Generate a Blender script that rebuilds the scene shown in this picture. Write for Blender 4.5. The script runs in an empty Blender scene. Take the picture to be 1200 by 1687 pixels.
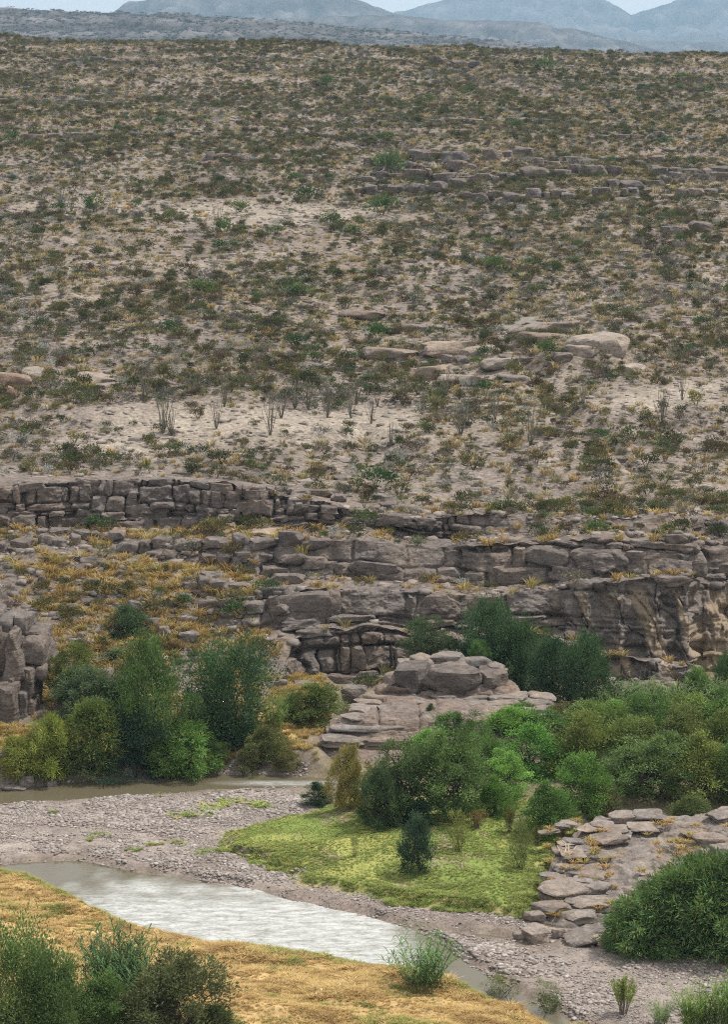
import bpy, math, random
import numpy as np

rs = np.random.RandomState(7)
random.seed(7)
scene = bpy.context.scene
COL = scene.collection

# ------------------------------------------------------------------ camera
F, CX, CY, HCAM = 4340.0, 600.0, 843.5, 45.0
PITCH = math.atan(743.5 / F)
cp, sp = math.cos(PITCH), math.sin(PITCH)
cam_d = bpy.data.cameras.new('camera')
cam = bpy.data.objects.new('camera', cam_d)
COL.objects.link(cam)
cam.location = (0, 0, HCAM)
cam.rotation_euler = (math.pi / 2 - PITCH, 0, 0)
cam_d.sensor_fit = 'VERTICAL'
cam_d.sensor_height = 24.0
cam_d.lens = 24.0 * F / 1687.0
cam_d.clip_start = 1.0
cam_d.clip_end = 40000.0
scene.camera = cam

# ------------------------------------------------------------------ world, sun, exposure
SUN_DIR = np.array([0.46, 0.16, 0.87]); SUN_DIR /= np.linalg.norm(SUN_DIR)
elev = math.asin(SUN_DIR[2]); azim = math.atan2(SUN_DIR[0], SUN_DIR[1])
world = bpy.data.worlds.new('World'); scene.world = world
world.use_nodes = True
wn = world.node_tree
wn.nodes.clear()
sky = wn.nodes.new('ShaderNodeTexSky'); sky.sky_type = 'NISHITA'; sky.sun_disc = False
sky.sun_elevation = elev; sky.sun_rotation = azim
sky.dust_density = 2.5; sky.air_density = 1.0; sky.ozone_density = 1.0
hs = wn.nodes.new('ShaderNodeHueSaturation'); hs.inputs['Saturation'].default_value = 0.35
bg = wn.nodes.new('ShaderNodeBackground'); bg.inputs['Strength'].default_value = 0.10
wo = wn.nodes.new('ShaderNodeOutputWorld')
wn.links.new(sky.outputs[0], hs.inputs['Color'])
# an even veil of high cloud over the blue
tc = wn.nodes.new('ShaderNodeTexCoord'); cn = wn.nodes.new('ShaderNodeTexNoise'); cn.inputs['Scale'].default_value = 3.0; cn.inputs['Detail'].default_value = 4.0
cr = wn.nodes.new('ShaderNodeMapRange'); cr.inputs['From Min'].default_value = 0.3; cr.inputs['From Max'].default_value = 0.7; cr.inputs['To Min'].default_value = 0.72; cr.inputs['To Max'].default_value = 0.92
cm = wn.nodes.new('ShaderNodeMix'); cm.data_type = 'RGBA'; cm.inputs[7].default_value = (9.8, 9.8, 9.8, 1)
wn.links.new(tc.outputs['Generated'], cn.inputs['Vector']); wn.links.new(cn.outputs['Fac'], cr.inputs['Value']); wn.links.new(cr.outputs[0], cm.inputs[0])
wn.links.new(hs.outputs[0], cm.inputs[6]); wn.links.new(cm.outputs[2], bg.inputs['Color'])
wn.links.new(bg.outputs[0], wo.inputs['Surface'])
sun_d = bpy.data.lights.new('sun', 'SUN'); sun_d.energy = 4.0; sun_d.angle = math.radians(2.0); sun_d.color = (1.0, 0.95, 0.87)
sun = bpy.data.objects.new('sun', sun_d); COL.objects.link(sun)
sun.rotation_euler = (math.pi / 2 - elev, 0, math.pi - azim)
sun.location = (0, 150, 200)
scene.view_settings.view_transform = 'Standard'; scene.view_settings.look = 'None'
scene.view_settings.gamma = 1.0; scene.view_settings.use_curve_mapping = False
scene.view_settings.exposure = 0.27
scene.cycles.use_denoising = False
scene.cycles.filter_width = 1.1
scene.cycles.max_bounces = 6; scene.cycles.diffuse_bounces = 3; scene.cycles.glossy_bounces = 2
scene.cycles.transmission_bounces = 2; scene.cycles.volume_bounces = 0; scene.cycles.transparent_max_bounces = 4

# ------------------------------------------------------------------ projection maths
def dirs(px, py):
    x = (np.asarray(px, float) - CX) / F; v = (CY - np.asarray(py, float)) / F
    return x, cp + v * sp, -sp + v * cp
def at_Y(px, py, Y):
    dx, dy, dz = dirs(px, py); t = Y / dy
    return np.stack(np.broadcast_arrays(dx * t, Y * np.ones_like(t), HCAM + dz * t), -1)
def fixY(py, Y):
    """distance at which the ray of row py has the height that the small-angle rule gives"""
    py = np.asarray(py, float); x, dy, dz = dirs(0, py); d = np.where(np.abs(py - 100) < 1, 1.0, -dz / dy)
    return np.where(np.abs(py - 100) < 1, Y, Y * (py - 100) / F / d)
def at_z(px, py, z):
    dx, dy, dz = dirs(px, py); t = (z - HCAM) / dz
    return np.stack(np.broadcast_arrays(dx * t, dy * t, z * np.ones_like(t)), -1)
def proj(P):
    X, Y, Z = P[..., 0], P[..., 1], P[..., 2] - HCAM
    d = Y * cp - Z * sp; u = Y * sp + Z * cp
    return CX + F * X / d, CY - F * u / d

# ------------------------------------------------------------------ numpy noise
_T = np.random.RandomState(11).rand(4096) * 2 - 1
def vnoise(x, y, z=0.0, seed=0):
    x, y, z = np.broadcast_arrays(np.asarray(x, float), np.asarray(y, float), np.asarray(z, float))
    ix, iy, iz = np.floor(x).astype(np.int64), np.floor(y).astype(np.int64), np.floor(z).astype(np.int64)
    fx, fy, fz = x - ix, y - iy, z - iz
    fx, fy, fz = fx * fx * (3 - 2 * fx), fy * fy * (3 - 2 * fy), fz * fz * (3 - 2 * fz)
    def h(a, b, c):
        n = (a * 374761393 + b * 668265263 + c * 2147483647 + seed * 1274126177) & 0x7fffffff
        n = ((n ^ (n >> 13)) * 1274126177) & 0x7fffffff
        return _T[(n ^ (n >> 16)) & 4095]
    r = 0
    for a in (0, 1):
        for b in (0, 1):
            for c in (0, 1):
                w = (fx if a else 1 - fx) * (fy if b else 1 - fy) * (fz if c else 1 - fz)
                r = r + w * h(ix + a, iy + b, iz + c)
    return r
def fbm(x, y, z=0.0, o=4, seed=0, gain=0.5):
    r, a, f = 0, 1.0, 1.0
    for i in range(o):
        r = r + a * vnoise(np.asarray(x) * f, np.asarray(y) * f, np.asarray(z) * f, seed + i); a *= gain; f *= 2.03
    return r
def sstep(a, b, x):
    t = np.clip((x - a) / (b - a), 0, 1); return t * t * (3 - 2 * t)

# ------------------------------------------------------------------ materials
def new_mat(name):
    m = bpy.data.materials.new(name); m.use_nodes = True
    nt = m.node_tree; nt.nodes.clear()
    out = nt.nodes.new('ShaderNodeOutputMaterial')
    return m, nt, out
class G:
    """small node-graph helper"""
    def __init__(s, nt): s.nt = nt
    def n(s, t, **k):
        nd = s.nt.nodes.new(t)
        for a, b in k.items(): setattr(nd, a, b)
        return nd
    def l(s, a, b): s.nt.links.new(a, b)
    def val(s, node, sock, v):
        if hasattr(v, 'is_linked') or hasattr(v, 'links'): s.l(v, node.inputs[sock])
        else: node.inputs[sock].default_value = v
    def pos(s, sc=(1, 1, 1)):
        g = s.n('ShaderNodeNewGeometry'); mp = s.n('ShaderNodeMapping'); s.l(g.outputs['Position'], mp.inputs['Vector'])
        mp.inputs['Scale'].default_value = sc
        return mp.outputs[0]
    def noise(s, vec, scale, detail=4, rough=0.55, dist=0.0):
        t = s.n('ShaderNodeTexNoise'); s.l(vec, t.inputs['Vector'])
        t.inputs['Scale'].default_value = scale; t.inputs['Detail'].default_value = detail
        t.inputs['Roughness'].default_value = rough; t.inputs['Distortion'].default_value = dist
        return t.outputs['Fac']
    def ramp(s, fac, stops, interp='LINEAR'):
        r = s.n('ShaderNodeValToRGB'); s.l(fac, r.inputs[0]); cr = r.color_ramp; cr.interpolation = interp
        while len(cr.elements) < len(stops): cr.elements.new(0.5)
        for e, (p, c) in zip(cr.elements, stops):
            e.position = p; e.color = (c[0], c[1], c[2], 1) if hasattr(c, '__len__') else (c, c, c, 1)
        return r.outputs[0]
    def mix(s, fac, a, b, mode='MIX'):
        m = s.n('ShaderNodeMix', data_type='RGBA', blend_type=mode)
        for i, v in ((0, fac), (6, a), (7, b)):
            if hasattr(v, 'links'): s.l(v, m.inputs[i])
            else: m.inputs[i].default_value = v if i == 0 else (v[0], v[1], v[2], 1)
        return m.outputs[2]
    def math(s, op, a, b=0.0):
        m = s.n('ShaderNodeMath', operation=op)
        for i, v in ((0, a), (1, b)):
            if hasattr(v, 'links'): s.l(v, m.inputs[i])
            else: m.inputs[i].default_value = v
        return m.outputs[0]
    def bump(s, h, strength, dist, prev=None):
        b = s.n('ShaderNodeBump'); b.inputs['Strength'].default_value = strength; b.inputs['Distance'].default_value = dist
        s.l(h, b.inputs['Height'])
        if prev is not None: s.l(prev, b.inputs['Normal'])
        return b.outputs[0]
    def principled(s, out, col, rough=0.9, normal=None, spec=0.2):
        p = s.n('ShaderNodeBsdfPrincipled')
        if hasattr(col, 'links'): s.l(col, p.inputs['Base Color'])
        else: p.inputs['Base Color'].default_value = (*col, 1)
        s.val(p, 'Roughness', rough); p.inputs['Specular IOR Level'].default_value = spec
        if normal is not None: s.l(normal, p.inputs['Normal'])
        s.l(p.outputs[0], out.inputs['Surface']); return p

def rock_material(name, c_dark, c_mid, c_light, stain=0.5, scale=1.0):
    m, nt, out = new_mat(name); g = G(nt)
    big = g.noise(g.pos((1, 1, 1)), 0.22 * scale, 3)
    mid = g.noise(g.pos((1, 1, 2.2)), 1.1 * scale, 6, 0.65, 0.6)
    fine = g.noise(g.pos(), 5.5 * scale, 5, 0.7)
    streak = g.noise(g.pos((1.4, 1.4, 0.12)), 1.6 * scale, 4, 0.6)
    bed = g.noise(g.pos((0.18, 0.18, 3.0)), 1.5 * scale, 4, 0.6)
    f = g.math('ADD', g.math('MULTIPLY', mid, 0.6), g.math('MULTIPLY', fine, 0.4))
    base = g.ramp(f, [(0.33, c_dark), (0.5, c_mid), (0.68, c_light)])
    warm = g.mix(g.ramp(big, [(0.42, 0.0), (0.66, 0.4)]), base, g.mix(1.0, base, (1.25, 1.04, 0.82), 'MULTIPLY'))
    st = g.ramp(streak, [(0.30, stain), (0.46, 0.0)])
    dk = g.mix(st, warm, tuple(x * 0.5 for x in c_dark))
    lines = g.ramp(bed, [(0.34, 0.35), (0.42, 0.0)])
    dk = g.mix(lines, dk, tuple(x * 0.6 for x in c_dark))
    oi = g.n('ShaderNodeObjectInfo')
    dk = g.mix(1.0, dk, oi.outputs['Color'], 'MULTIPLY')
    at = g.n('ShaderNodeAttribute', attribute_name='rock_tint')
    dk = g.mix(g.math('MULTIPLY', at.outputs['Fac'], 0.8), dk, (0.29, 0.225, 0.155))
    nb = g.bump(mid, 0.9, 0.25 / scale); nb = g.bump(bed, 0.6, 0.12 / scale, nb); nb = g.bump(fine, 0.8, 0.08 / scale, nb)
    g.principled(out, dk, 0.92, nb, 0.15)
    return m
M_ROCK = rock_material('cliff_limestone', (0.070, 0.060, 0.055), (0.146, 0.125, 0.114), (0.25, 0.218, 0.198))
M_ROCK_PALE = rock_material('pale_boulder_rock', (0.14, 0.118, 0.10), (0.25, 0.215, 0.185), (0.35, 0.305, 0.265), 0.35)
M_SLAB = rock_material('river_slab_rock', (0.095, 0.082, 0.074), (0.20, 0.174, 0.157), (0.32, 0.283, 0.258), 0.25, 1.6)

def foliage_material(name, trans=0.3, hue=0.0):
    m, nt, out = new_mat(name); g = G(nt)
    oi = g.n('ShaderNodeObjectInfo')
    at = g.n('ShaderNodeAttribute', attribute_name='leaf_tint')
    c = g.mix(1.0, oi.outputs['Color'], at.outputs['Color'], 'MULTIPLY')
    d = g.n('ShaderNodeBsdfDiffuse'); t = g.n('ShaderNodeBsdfTranslucent'); mx = g.n('ShaderNodeMixShader')
    g.l(c, d.inputs[0]); g.l(g.mix(1.0, c, (1.15, 1.2, 0.6), 'MULTIPLY'), t.inputs[0]); mx.inputs[0].default_value = trans
    g.l(d.outputs[0], mx.inputs[1]); g.l(t.outputs[0], mx.inputs[2]); g.l(mx.outputs[0], out.inputs['Surface'])
    return m
M_LEAF = foliage_material('leaf_foliage', 0.28)
def scatter_leaf(name, stops, trans=0.2):
    """colour picked per instance / per object by its random number"""
    m, nt, out = new_mat(name); g = G(nt)
    oi = g.n('ShaderNodeObjectInfo')
    at = g.n('ShaderNodeAttribute', attribute_name='leaf_tint')
    c = g.mix(1.0, g.ramp(oi.outputs['Random'], stops), at.outputs['Color'], 'MULTIPLY')
    d = g.n('ShaderNodeBsdfDiffuse'); t = g.n('ShaderNodeBsdfTranslucent'); mx = g.n('ShaderNodeMixShader')
    g.l(c, d.inputs[0]); g.l(c, t.inputs[0]); mx.inputs[0].default_value = trans
    g.l(d.outputs[0], mx.inputs[1]); g.l(t.outputs[0], mx.inputs[2]); g.l(mx.outputs[0], out.inputs['Surface'])
    return m
M_CREOSOTE = scatter_leaf('creosote_leaves', [(0, (0.065, 0.068, 0.036)), (0.22, (0.12, 0.118, 0.05)), (0.42, (0.10, 0.072, 0.046)), (0.62, (0.165, 0.155, 0.062)), (0.8, (0.062, 0.078, 0.042)), (1, (0.115, 0.14, 0.06))])
M_GREY = scatter_leaf('grey_shrub_leaves', [(0, (0.12, 0.09, 0.078)), (0.25, (0.18, 0.175, 0.135)), (0.45, (0.095, 0.10, 0.09)), (0.62, (0.20, 0.19, 0.125)), (0.8, (0.13, 0.098, 0.082)), (0.9, (0.29, 0.30, 0.265)), (1, (0.33, 0.34, 0.31))])
M_STRAW = scatter_leaf('straw_grass', [(0, (0.37, 0.295, 0.165)), (0.4, (0.41, 0.315, 0.165)), (0.7, (0.29, 0.265, 0.14)), (1, (0.47, 0.39, 0.25))])
M_GOLD = scatter_leaf('golden_grass', [(0, (0.40, 0.26, 0.095)), (0.5, (0.45, 0.33, 0.14)), (0.8, (0.36, 0.31, 0.11)), (1, (0.37, 0.245, 0.11))])
M_BANKSTRAW = scatter_leaf('riverbank_dry_grass', [(0, (0.50, 0.345, 0.145)), (0.4, (0.58, 0.42, 0.19)), (0.75, (0.52, 0.37, 0.15)), (1, (0.61, 0.47, 0.25))])
M_GREENGRASS = scatter_leaf('green_grass_blades', [(0, (0.19, 0.265, 0.075)), (0.35, (0.26, 0.325, 0.092)), (0.75, (0.35, 0.37, 0.12)), (1, (0.42, 0.38, 0.16))])
M_GREENSHRUB = scatter_leaf('green_shrub_leaves', [(0, (0.055, 0.095, 0.04)), (0.5, (0.085, 0.135, 0.05)), (1, (0.11, 0.15, 0.055))])
M_FAR = scatter_leaf('far_scrub_leaves', [(0, (0.05, 0.055, 0.04)), (0.5, (0.075, 0.075, 0.055)), (1, (0.15, 0.135, 0.105))])

def plain(name, col, rough=0.9, var=0.3, scale=3.0):
    m, nt, out = new_mat(name); g = G(nt)
    nf = g.noise(g.pos(), scale, 4)
    c = g.mix(nf, tuple(x * (1 - var) for x in col), tuple(x * (1 + var) for x in col))
    g.principled(out, c, rough, g.bump(nf, 0.4, 0.03)); return m
M_BARK = plain('dark_bark', (0.075, 0.06, 0.045), 0.95, 0.4, 8)
M_STEM = plain('reed_stem', (0.20, 0.19, 0.09), 0.8, 0.35, 6)
M_TWIG = plain('grey_twig', (0.17, 0.145, 0.12), 0.95, 0.3, 6)
M_DRIFT = plain('bleached_driftwood', (0.42, 0.35, 0.27), 0.9, 0.25, 8)
M_OCOT = plain('ocotillo_stem', (0.14, 0.13, 0.10), 0.95, 0.3, 6)

def pebble_material(name, stops):
    m, nt, out = new_mat(name); g = G(nt)
    oi = g.n('ShaderNodeObjectInfo')
    c = g.ramp(oi.outputs['Random'], stops)
    nf = g.noise(g.pos(), 7, 3)
    c = g.mix(1.0, c, g.ramp(nf, [(0.2, 0.7), (0.8, 1.2)]), 'MULTIPLY')
    g.principled(out, c, 0.85); return m
M_PEBBLE = pebble_material('river_pebbles', [(0, (0.15, 0.122, 0.108)), (0.3, (0.25, 0.213, 0.192)), (0.55, (0.34, 0.30, 0.275)), (0.85, (0.20, 0.165, 0.145)), (1, (0.44, 0.40, 0.375))])
M_SCREE = pebble_material('scree_stones', [(0, (0.13, 0.11, 0.10)), (0.4, (0.20, 0.17, 0.15)), (0.8, (0.30, 0.255, 0.22)), (1, (0.15, 0.13, 0.125))])
M_DARKSTONE = pebble_material('dark_ledge_stone', [(0, (0.13, 0.11, 0.10)), (0.5, (0.19, 0.165, 0.15)), (1, (0.26, 0.225, 0.205))])

# ground: colour painted per vertex (what kind of ground it is), grain from noise
def ground_material(name, fine=9.0, bump=0.05, lo=0.62, hi=1.35):
    m, nt, out = new_mat(name); g = G(nt)
    at = g.n('ShaderNodeAttribute', attribute_name='ground_color')
    n1 = g.noise(g.pos(), fine, 4, 0.7); n2 = g.noise(g.pos(), 0.9, 5, 0.65)
    c = g.mix(1.0, at.outputs['Color'], g.ramp(n1, [(0.30, lo), (0.70, hi)]), 'MULTIPLY')
    c = g.mix(1.0, c, g.ramp(n2, [(0.3, 0.82), (0.7, 1.18)]), 'MULTIPLY')
    nb = g.bump(n2, 0.5, 0.2); nb = g.bump(n1, 0.8, bump, nb)
    g.principled(out, c, 0.95, nb, 0.1); return m
M_VALLEY = ground_material('valley_ground', 6.0, 0.06)
M_HILL = ground_material('hillside_ground', 2.6, 0.16, 0.45, 1.5)
M_MOUNT = ground_material('mountain_ground', 0.05, 2.5)

m, nt, out = new_mat('river_water'); g = G(nt)
r1 = g.noise(g.pos((0.55, 1.5, 1)), 1.5, 5, 0.62, 0.4)
r2 = g.noise(g.pos((0.8, 1.6, 1)), 5.0, 3, 0.6)
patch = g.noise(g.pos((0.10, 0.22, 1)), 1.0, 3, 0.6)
at = g.n('ShaderNodeAttribute', attribute_name='ripple_sheen')
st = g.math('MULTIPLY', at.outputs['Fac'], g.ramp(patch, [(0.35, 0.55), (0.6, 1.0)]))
b1 = g.n('ShaderNodeBump'); b1.inputs['Distance'].default_value = 0.11; g.l(r1, b1.inputs['Height']); g.l(st, b1.inputs['Strength'])
b2 = g.n('ShaderNodeBump'); b2.inputs['Distance'].default_value = 0.03; g.l(r2, b2.inputs['Height']); g.l(st, b2.inputs['Strength']); g.l(b1.outputs[0], b2.inputs['Normal'])
sky_sheen = g.math('MULTIPLY', g.ramp(st, [(0.22, 0.0), (0.75, 1.0)]), g.ramp(g.math('ADD', g.math('MULTIPLY', r1, 0.6), g.math('MULTIPLY', r2, 0.4)), [(0.36, 0.28), (0.58, 1.0)]))
p = g.principled(out, g.mix(sky_sheen, (0.105, 0.090, 0.058), (0.47, 0.48, 0.465)), 0.06, b2.outputs[0], 0.5)  # pale mix paints bright sky reflection and glint into the water's base colour
g.l(g.math('ADD', g.math('MULTIPLY', sky_sheen, 0.3), 0.05), p.inputs['Roughness'])
p.inputs['IOR'].default_value = 1.333
M_WATER = m

# ------------------------------------------------------------------ mesh / object helpers
def mesh_np(name, V, Fq, mat, attrs=None, smooth=False):
    V = np.ascontiguousarray(V, np.float32); Fq = np.ascontiguousarray(Fq, np.int32)
    me = bpy.data.meshes.new(name); k = Fq.shape[1]
    me.vertices.add(len(V)); me.vertices.foreach_set('co', V.ravel())
    me.loops.add(Fq.size); me.loops.foreach_set('vertex_index', Fq.ravel())
    me.polygons.add(len(Fq)); me.polygons.foreach_set('loop_start', np.arange(0, Fq.size, k, dtype=np.int32))
    me.polygons.foreach_set('loop_total', np.full(len(Fq), k, np.int32))
    if smooth: me.polygons.foreach_set('use_smooth', np.ones(len(Fq), bool))
    me.update(calc_edges=True)
    for an, av in (attrs or {}).items():
        av = np.asarray(av, np.float32)
        if av.ndim == 1:
            a = me.attributes.new(an, 'FLOAT', 'POINT'); a.data.foreach_set('value', av)
        else:
            a = me.attributes.new(an, 'FLOAT_COLOR', 'POINT')
            a.data.foreach_set('color', np.concatenate([av, np.ones((len(av), 1), np.float32)], 1).ravel())
    me.materials.append(mat)
    return me
def grid_faces(nv, nu):
    i = np.arange(nv * nu).reshape(nv, nu)
    return np.stack([i[:-1, :-1], i[:-1, 1:], i[1:, 1:], i[1:, :-1]], -1).reshape(-1, 4)
def put(name, data, parent=None, label=None, cat=None, group=None, kind=None, loc=None, rot=None, scale=None, color=None):
    o = bpy.data.objects.new(name, data); COL.objects.link(o)
    if parent is not None: o.parent = parent
    if label: o['label'] = label
    if cat: o['category'] = cat
    if group: o['group'] = group
    if kind: o['kind'] = kind
    if loc is not None: o.location = [float(x) for x in loc]
    if rot is not None: o.rotation_euler = [float(x) for x in rot]
    if scale is not None: o.scale = [float(x) for x in scale]
    if color is not None: o.color = (float(color[0]), float(color[1]), float(color[2]), 1)
    return o
PROTO = bpy.data.collections.new('prototypes')     # never linked to the scene: only feeds the scatterings
def scatter(name, P, rot, scl, pid, meshes, label=None):
    """one 'stuff' object: geometry nodes put a prototype on every point"""
    c = bpy.data.collections.new(name + '_kinds')
    for i, me in enumerate(meshes):
        o = bpy.data.objects.new('%s_kind_%02d' % (name, i), me); c.objects.link(o)
    me = bpy.data.meshes.new(name); n = len(P)
    me.vertices.add(n); me.vertices.foreach_set('co', np.ascontiguousarray(P, np.float32).ravel())
    a = me.attributes.new('rot', 'FLOAT_VECTOR', 'POINT'); a.data.foreach_set('vector', np.ascontiguousarray(rot, np.float32).ravel())
    a = me.attributes.new('scl', 'FLOAT_VECTOR', 'POINT'); a.data.foreach_set('vector', np.ascontiguousarray(scl, np.float32).ravel())
    a = me.attributes.new('pid', 'INT', 'POINT'); a.data.foreach_set('value', np.ascontiguousarray(pid, np.int32))
    ob = put(name, me, kind='stuff', label=label)
    ng = bpy.data.node_groups.new(name, 'GeometryNodeTree')
    ng.interface.new_socket('Geometry', in_out='INPUT', socket_type='NodeSocketGeometry')
    ng.interface.new_socket('Geometry', in_out='OUTPUT', socket_type='NodeSocketGeometry')
    N = ng.nodes.new; L = ng.links.new
    gi, go = N('NodeGroupInput'), N('NodeGroupOutput')
    m2p = N('GeometryNodeMeshToPoints'); iop = N('GeometryNodeInstanceOnPoints'); ci = N('GeometryNodeCollectionInfo')
    ci.inputs['Collection'].default_value = c; ci.inputs['Separate Children'].default_value = True; ci.inputs['Reset Children'].default_value = True
    def attr(nm, ty):
        a = N('GeometryNodeInputNamedAttribute'); a.data_type = ty; a.inputs['Name'].default_value = nm
        return [s for s in a.outputs if s.enabled][0]
    e2r = N('FunctionNodeEulerToRotation')
    L(gi.outputs[0], m2p.inputs[0]); L(m2p.outputs[0], iop.inputs['Points']); L(ci.outputs[0], iop.inputs['Instance'])
    iop.inputs['Pick Instance'].default_value = True
    L(attr('pid', 'INT'), iop.inputs['Instance Index']); L(attr('rot', 'FLOAT_VECTOR'), e2r.inputs[0]); L(e2r.outputs[0], iop.inputs['Rotation'])
    L(attr('scl', 'FLOAT_VECTOR'), iop.inputs['Scale']); L(iop.outputs[0], go.inputs[0])
    md = ob.modifiers.new('scatter', 'NODES'); md.node_group = ng
    return ob

# ------------------------------------------------------------------ plant meshes
def unit(v): return v / (np.linalg.norm(v, axis=-1, keepdims=True) + 1e-9)
def leaf_quads(P, D, L, W, rng, tint):
    """diamond leaves: base points P, directions D, lengths L, half widths W"""
    n = len(P); S = unit(np.cross(D, rng.normal(size=(n, 3)))) * W[:, None]
    mid = P + D * (L * 0.5)[:, None]
    V = np.stack([P, mid + S, P + D * L[:, None], mid - S], 1).reshape(-1, 3)
    return V, np.arange(4 * n).reshape(n, 4), np.repeat(tint, 4, 0)
def tubes(chains, sides=4):
    """chains: list of (points Nx3, radii N)"""
    VV, FF, o = [], [], 0
    for pts, rad in chains:
        pts = np.asarray(pts, float); n = len(pts)
        T = unit(np.gradient(pts, axis=0)); ref = np.where(np.abs(T[:, 2:3]) < 0.9, [[0, 0, 1.0]], [[1.0, 0, 0]])
        A = unit(np.cross(T, ref)); B = np.cross(T, A)
        ang = np.arange(sides) * 2 * math.pi / sides
        ring = pts[:, None] + (A[:, None] * np.cos(ang)[None, :, None] + B[:, None] * np.sin(ang)[None, :, None]) * np.asarray(rad)[:, None, None]
        VV.append(ring.reshape(-1, 3))
        for i in range(n - 1):
            for k in range(sides):
                a, b = o + i * sides + k, o + i * sides + (k + 1) % sides
                FF.append((a, b, b + sides, a + sides))
        o += n * sides
    return np.concatenate(VV), np.array(FF)
def tint_of(n, rng, base=None, warm=0.10, spread=0.18):
    b = np.ones(n) if base is None else base
    k = (b * (1 + rng.uniform(-spread, spread, n)))[:, None]
    w = rng.uniform(-warm, warm, n)[:, None]
    return k * np.concatenate([1 + w, 1 + w * 0.3, 1 - w * 0.6], 1)

def make_crown(seed, nclump, nleaf, profile, clump_r, leaf, up=0.3, droop=0.0, base_h=0.0, flat=0.8, shell=0.45, dead=0.0):
    """crown in a box of width 1 and height 1; profile(h) gives its radius"""
    rng = np.random.RandomState(seed)
    C = []
    ph = rng.uniform(0, 6.28, 4)
    while len(C) < nclump:
        h = rng.uniform(base_h, 1.0); th = rng.uniform(0, 6.283)
        R = profile(h) * (1 + 0.22 * math.sin(2 * th + ph[0] + 3 * h) + 0.16 * math.sin(5 * th + ph[1] - 4 * h))
        r = R * rng.uniform(0, 1) ** shell
        C.append((r * math.cos(th), r * math.sin(th), h * (1 + 0.10 * math.sin(3 * th + ph[2]))))
    C = np.array(C); cw = rng.uniform(0.4, 1.6, nclump); cr = clump_r * rng.uniform(0.6, 1.4, nclump)
    cb = rng.uniform(0.62, 1.38, nclump)
    k = rng.choice(nclump, nleaf, p=cw / cw.sum())
    off = rng.normal(size=(nleaf, 3)) * cr[k][:, None] * np.array([1, 1, flat])
    P = C[k] + off
    P[:, 2] = np.where(P[:, 2] < 0.005, np.abs(P[:, 2]) + 0.005, P[:, 2])
    outw = unit(C[k] * np.array([1, 1, 0.4]))
    D = unit(0.7 * unit(off) + 0.5 * outw + np.array([0, 0, up - droop]) + 0.45 * rng.normal(size=(nleaf, 3)))
    L = leaf[0] * rng.uniform(0.6, 1.4, nleaf); W = leaf[1] * rng.uniform(0.7, 1.3, nleaf)
    t = tint_of(nleaf, rng, cb[k])
    if dead > 0:
        dm = rng.rand(nleaf) < dead; t[dm] = t[dm] * np.array([2.0, 1.1, 1.0])
    V, Q, T = leaf_quads(P, D, L, W, rng, t)
    return V, Q, T, C
def make_trunk(seed, C, n_main=4, r0=0.02, spread=0.1, base=0.06):
    rng = np.random.RandomState(seed + 500); chains = []
    sel = C[rng.choice(len(C), min(len(C), 26), replace=False)]
    mains = []
    for i in range(n_main):
        b = np.array([rng.normal() * base, rng.normal() * base, -0.03])
        tgt = np.array([rng.normal() * spread, rng.normal() * spread, rng.uniform(0.35, 0.6)])
        t = np.linspace(0, 1, 6)[:, None]
        pts = b + (tgt - b) * t + rng.normal(size=(6, 3)) * 0.014 * np.minimum(t * 3, 1)
        chains.append((pts, np.linspace(r0, r0 * 0.5, 6))); mains.append(pts)
    for c in sel:
        m = mains[rng.randint(n_main)]; s = m[rng.randint(2, 6)]
        t = np.linspace(0, 1, 5)[:, None]
        pts = s + (c - s) * t + np.array([0, 0, 0.05]) * np.sin(t * 3.14) + rng.normal(size=(5, 3)) * 0.012
        chains.append((pts, np.linspace(r0 * 0.45, r0 * 0.12, 5)))
    return tubes(chains)
def dome(a=0.5, p=0.75): return lambda h: a * max(0.03, 1 - abs((h - 0.42) / 0.6) ** 2.2) ** p
def cone(a=0.42): return lambda h: a * max(0.05, (1.0 - h) ** 0.62 * min(1.0, 0.55 + h * 1.6))
def oval(a=0.44): return lambda h: a * max(0.04, 1 - abs((h - 0.52) / 0.52) ** 2.0) ** 0.6
def low(a=0.5): return lambda h: a * max(0.03, 1 - h ** 1.9) ** 0.6
def plant_set(kind, n, **k):
    res = []
    for i in range(n):
        V, Q, T, C = make_crown(hash_seed(kind, i), **k['crown'])
        cm = mesh_np(kind + '_crown', V, Q, M_LEAF, {'leaf_tint': T})
        tv, tf = make_trunk(hash_seed(kind, i), C, **k['trunk'])
        res.append((cm, mesh_np(kind + '_trunk', tv, tf, M_BARK)))
    return res
def hash_seed(s, i): return (sum(ord(c) * (j + 3) for j, c in enumerate(s)) * 31 + i * 97) % 100000
PL = {}
PL['tamarisk'] = plant_set('tamarisk', 3, crown=dict(nclump=120, nleaf=19000, profile=oval(0.46), clump_r=0.052, leaf=(0.036, 0.0062), up=0.55, flat=1.5), trunk=dict(n_main=4))
PL['mesquite'] = plant_set('mesquite', 3, crown=dict(nclump=100, nleaf=17000, profile=oval(0.49), clump_r=0.047, leaf=(0.032, 0.0075), up=0.1, flat=0.7, base_h=0.12, shell=0.35), trunk=dict(n_main=3, r0=0.026, spread=0.16))
PL['willow'] = plant_set('willow', 3, crown=dict(nclump=120, nleaf=18000, profile=dome(0.48), clump_r=0.046, leaf=(0.040, 0.0072), up=0.45, flat=1.2), trunk=dict(n_main=5, r0=0.014))
PL['roundbush'] = plant_set('roundbush', 3, crown=dict(nclump=110, nleaf=13000, profile=low(0.48), clump_r=0.056, leaf=(0.044, 0.0085), up=0.3), trunk=dict(n_main=5, r0=0.014))
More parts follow.
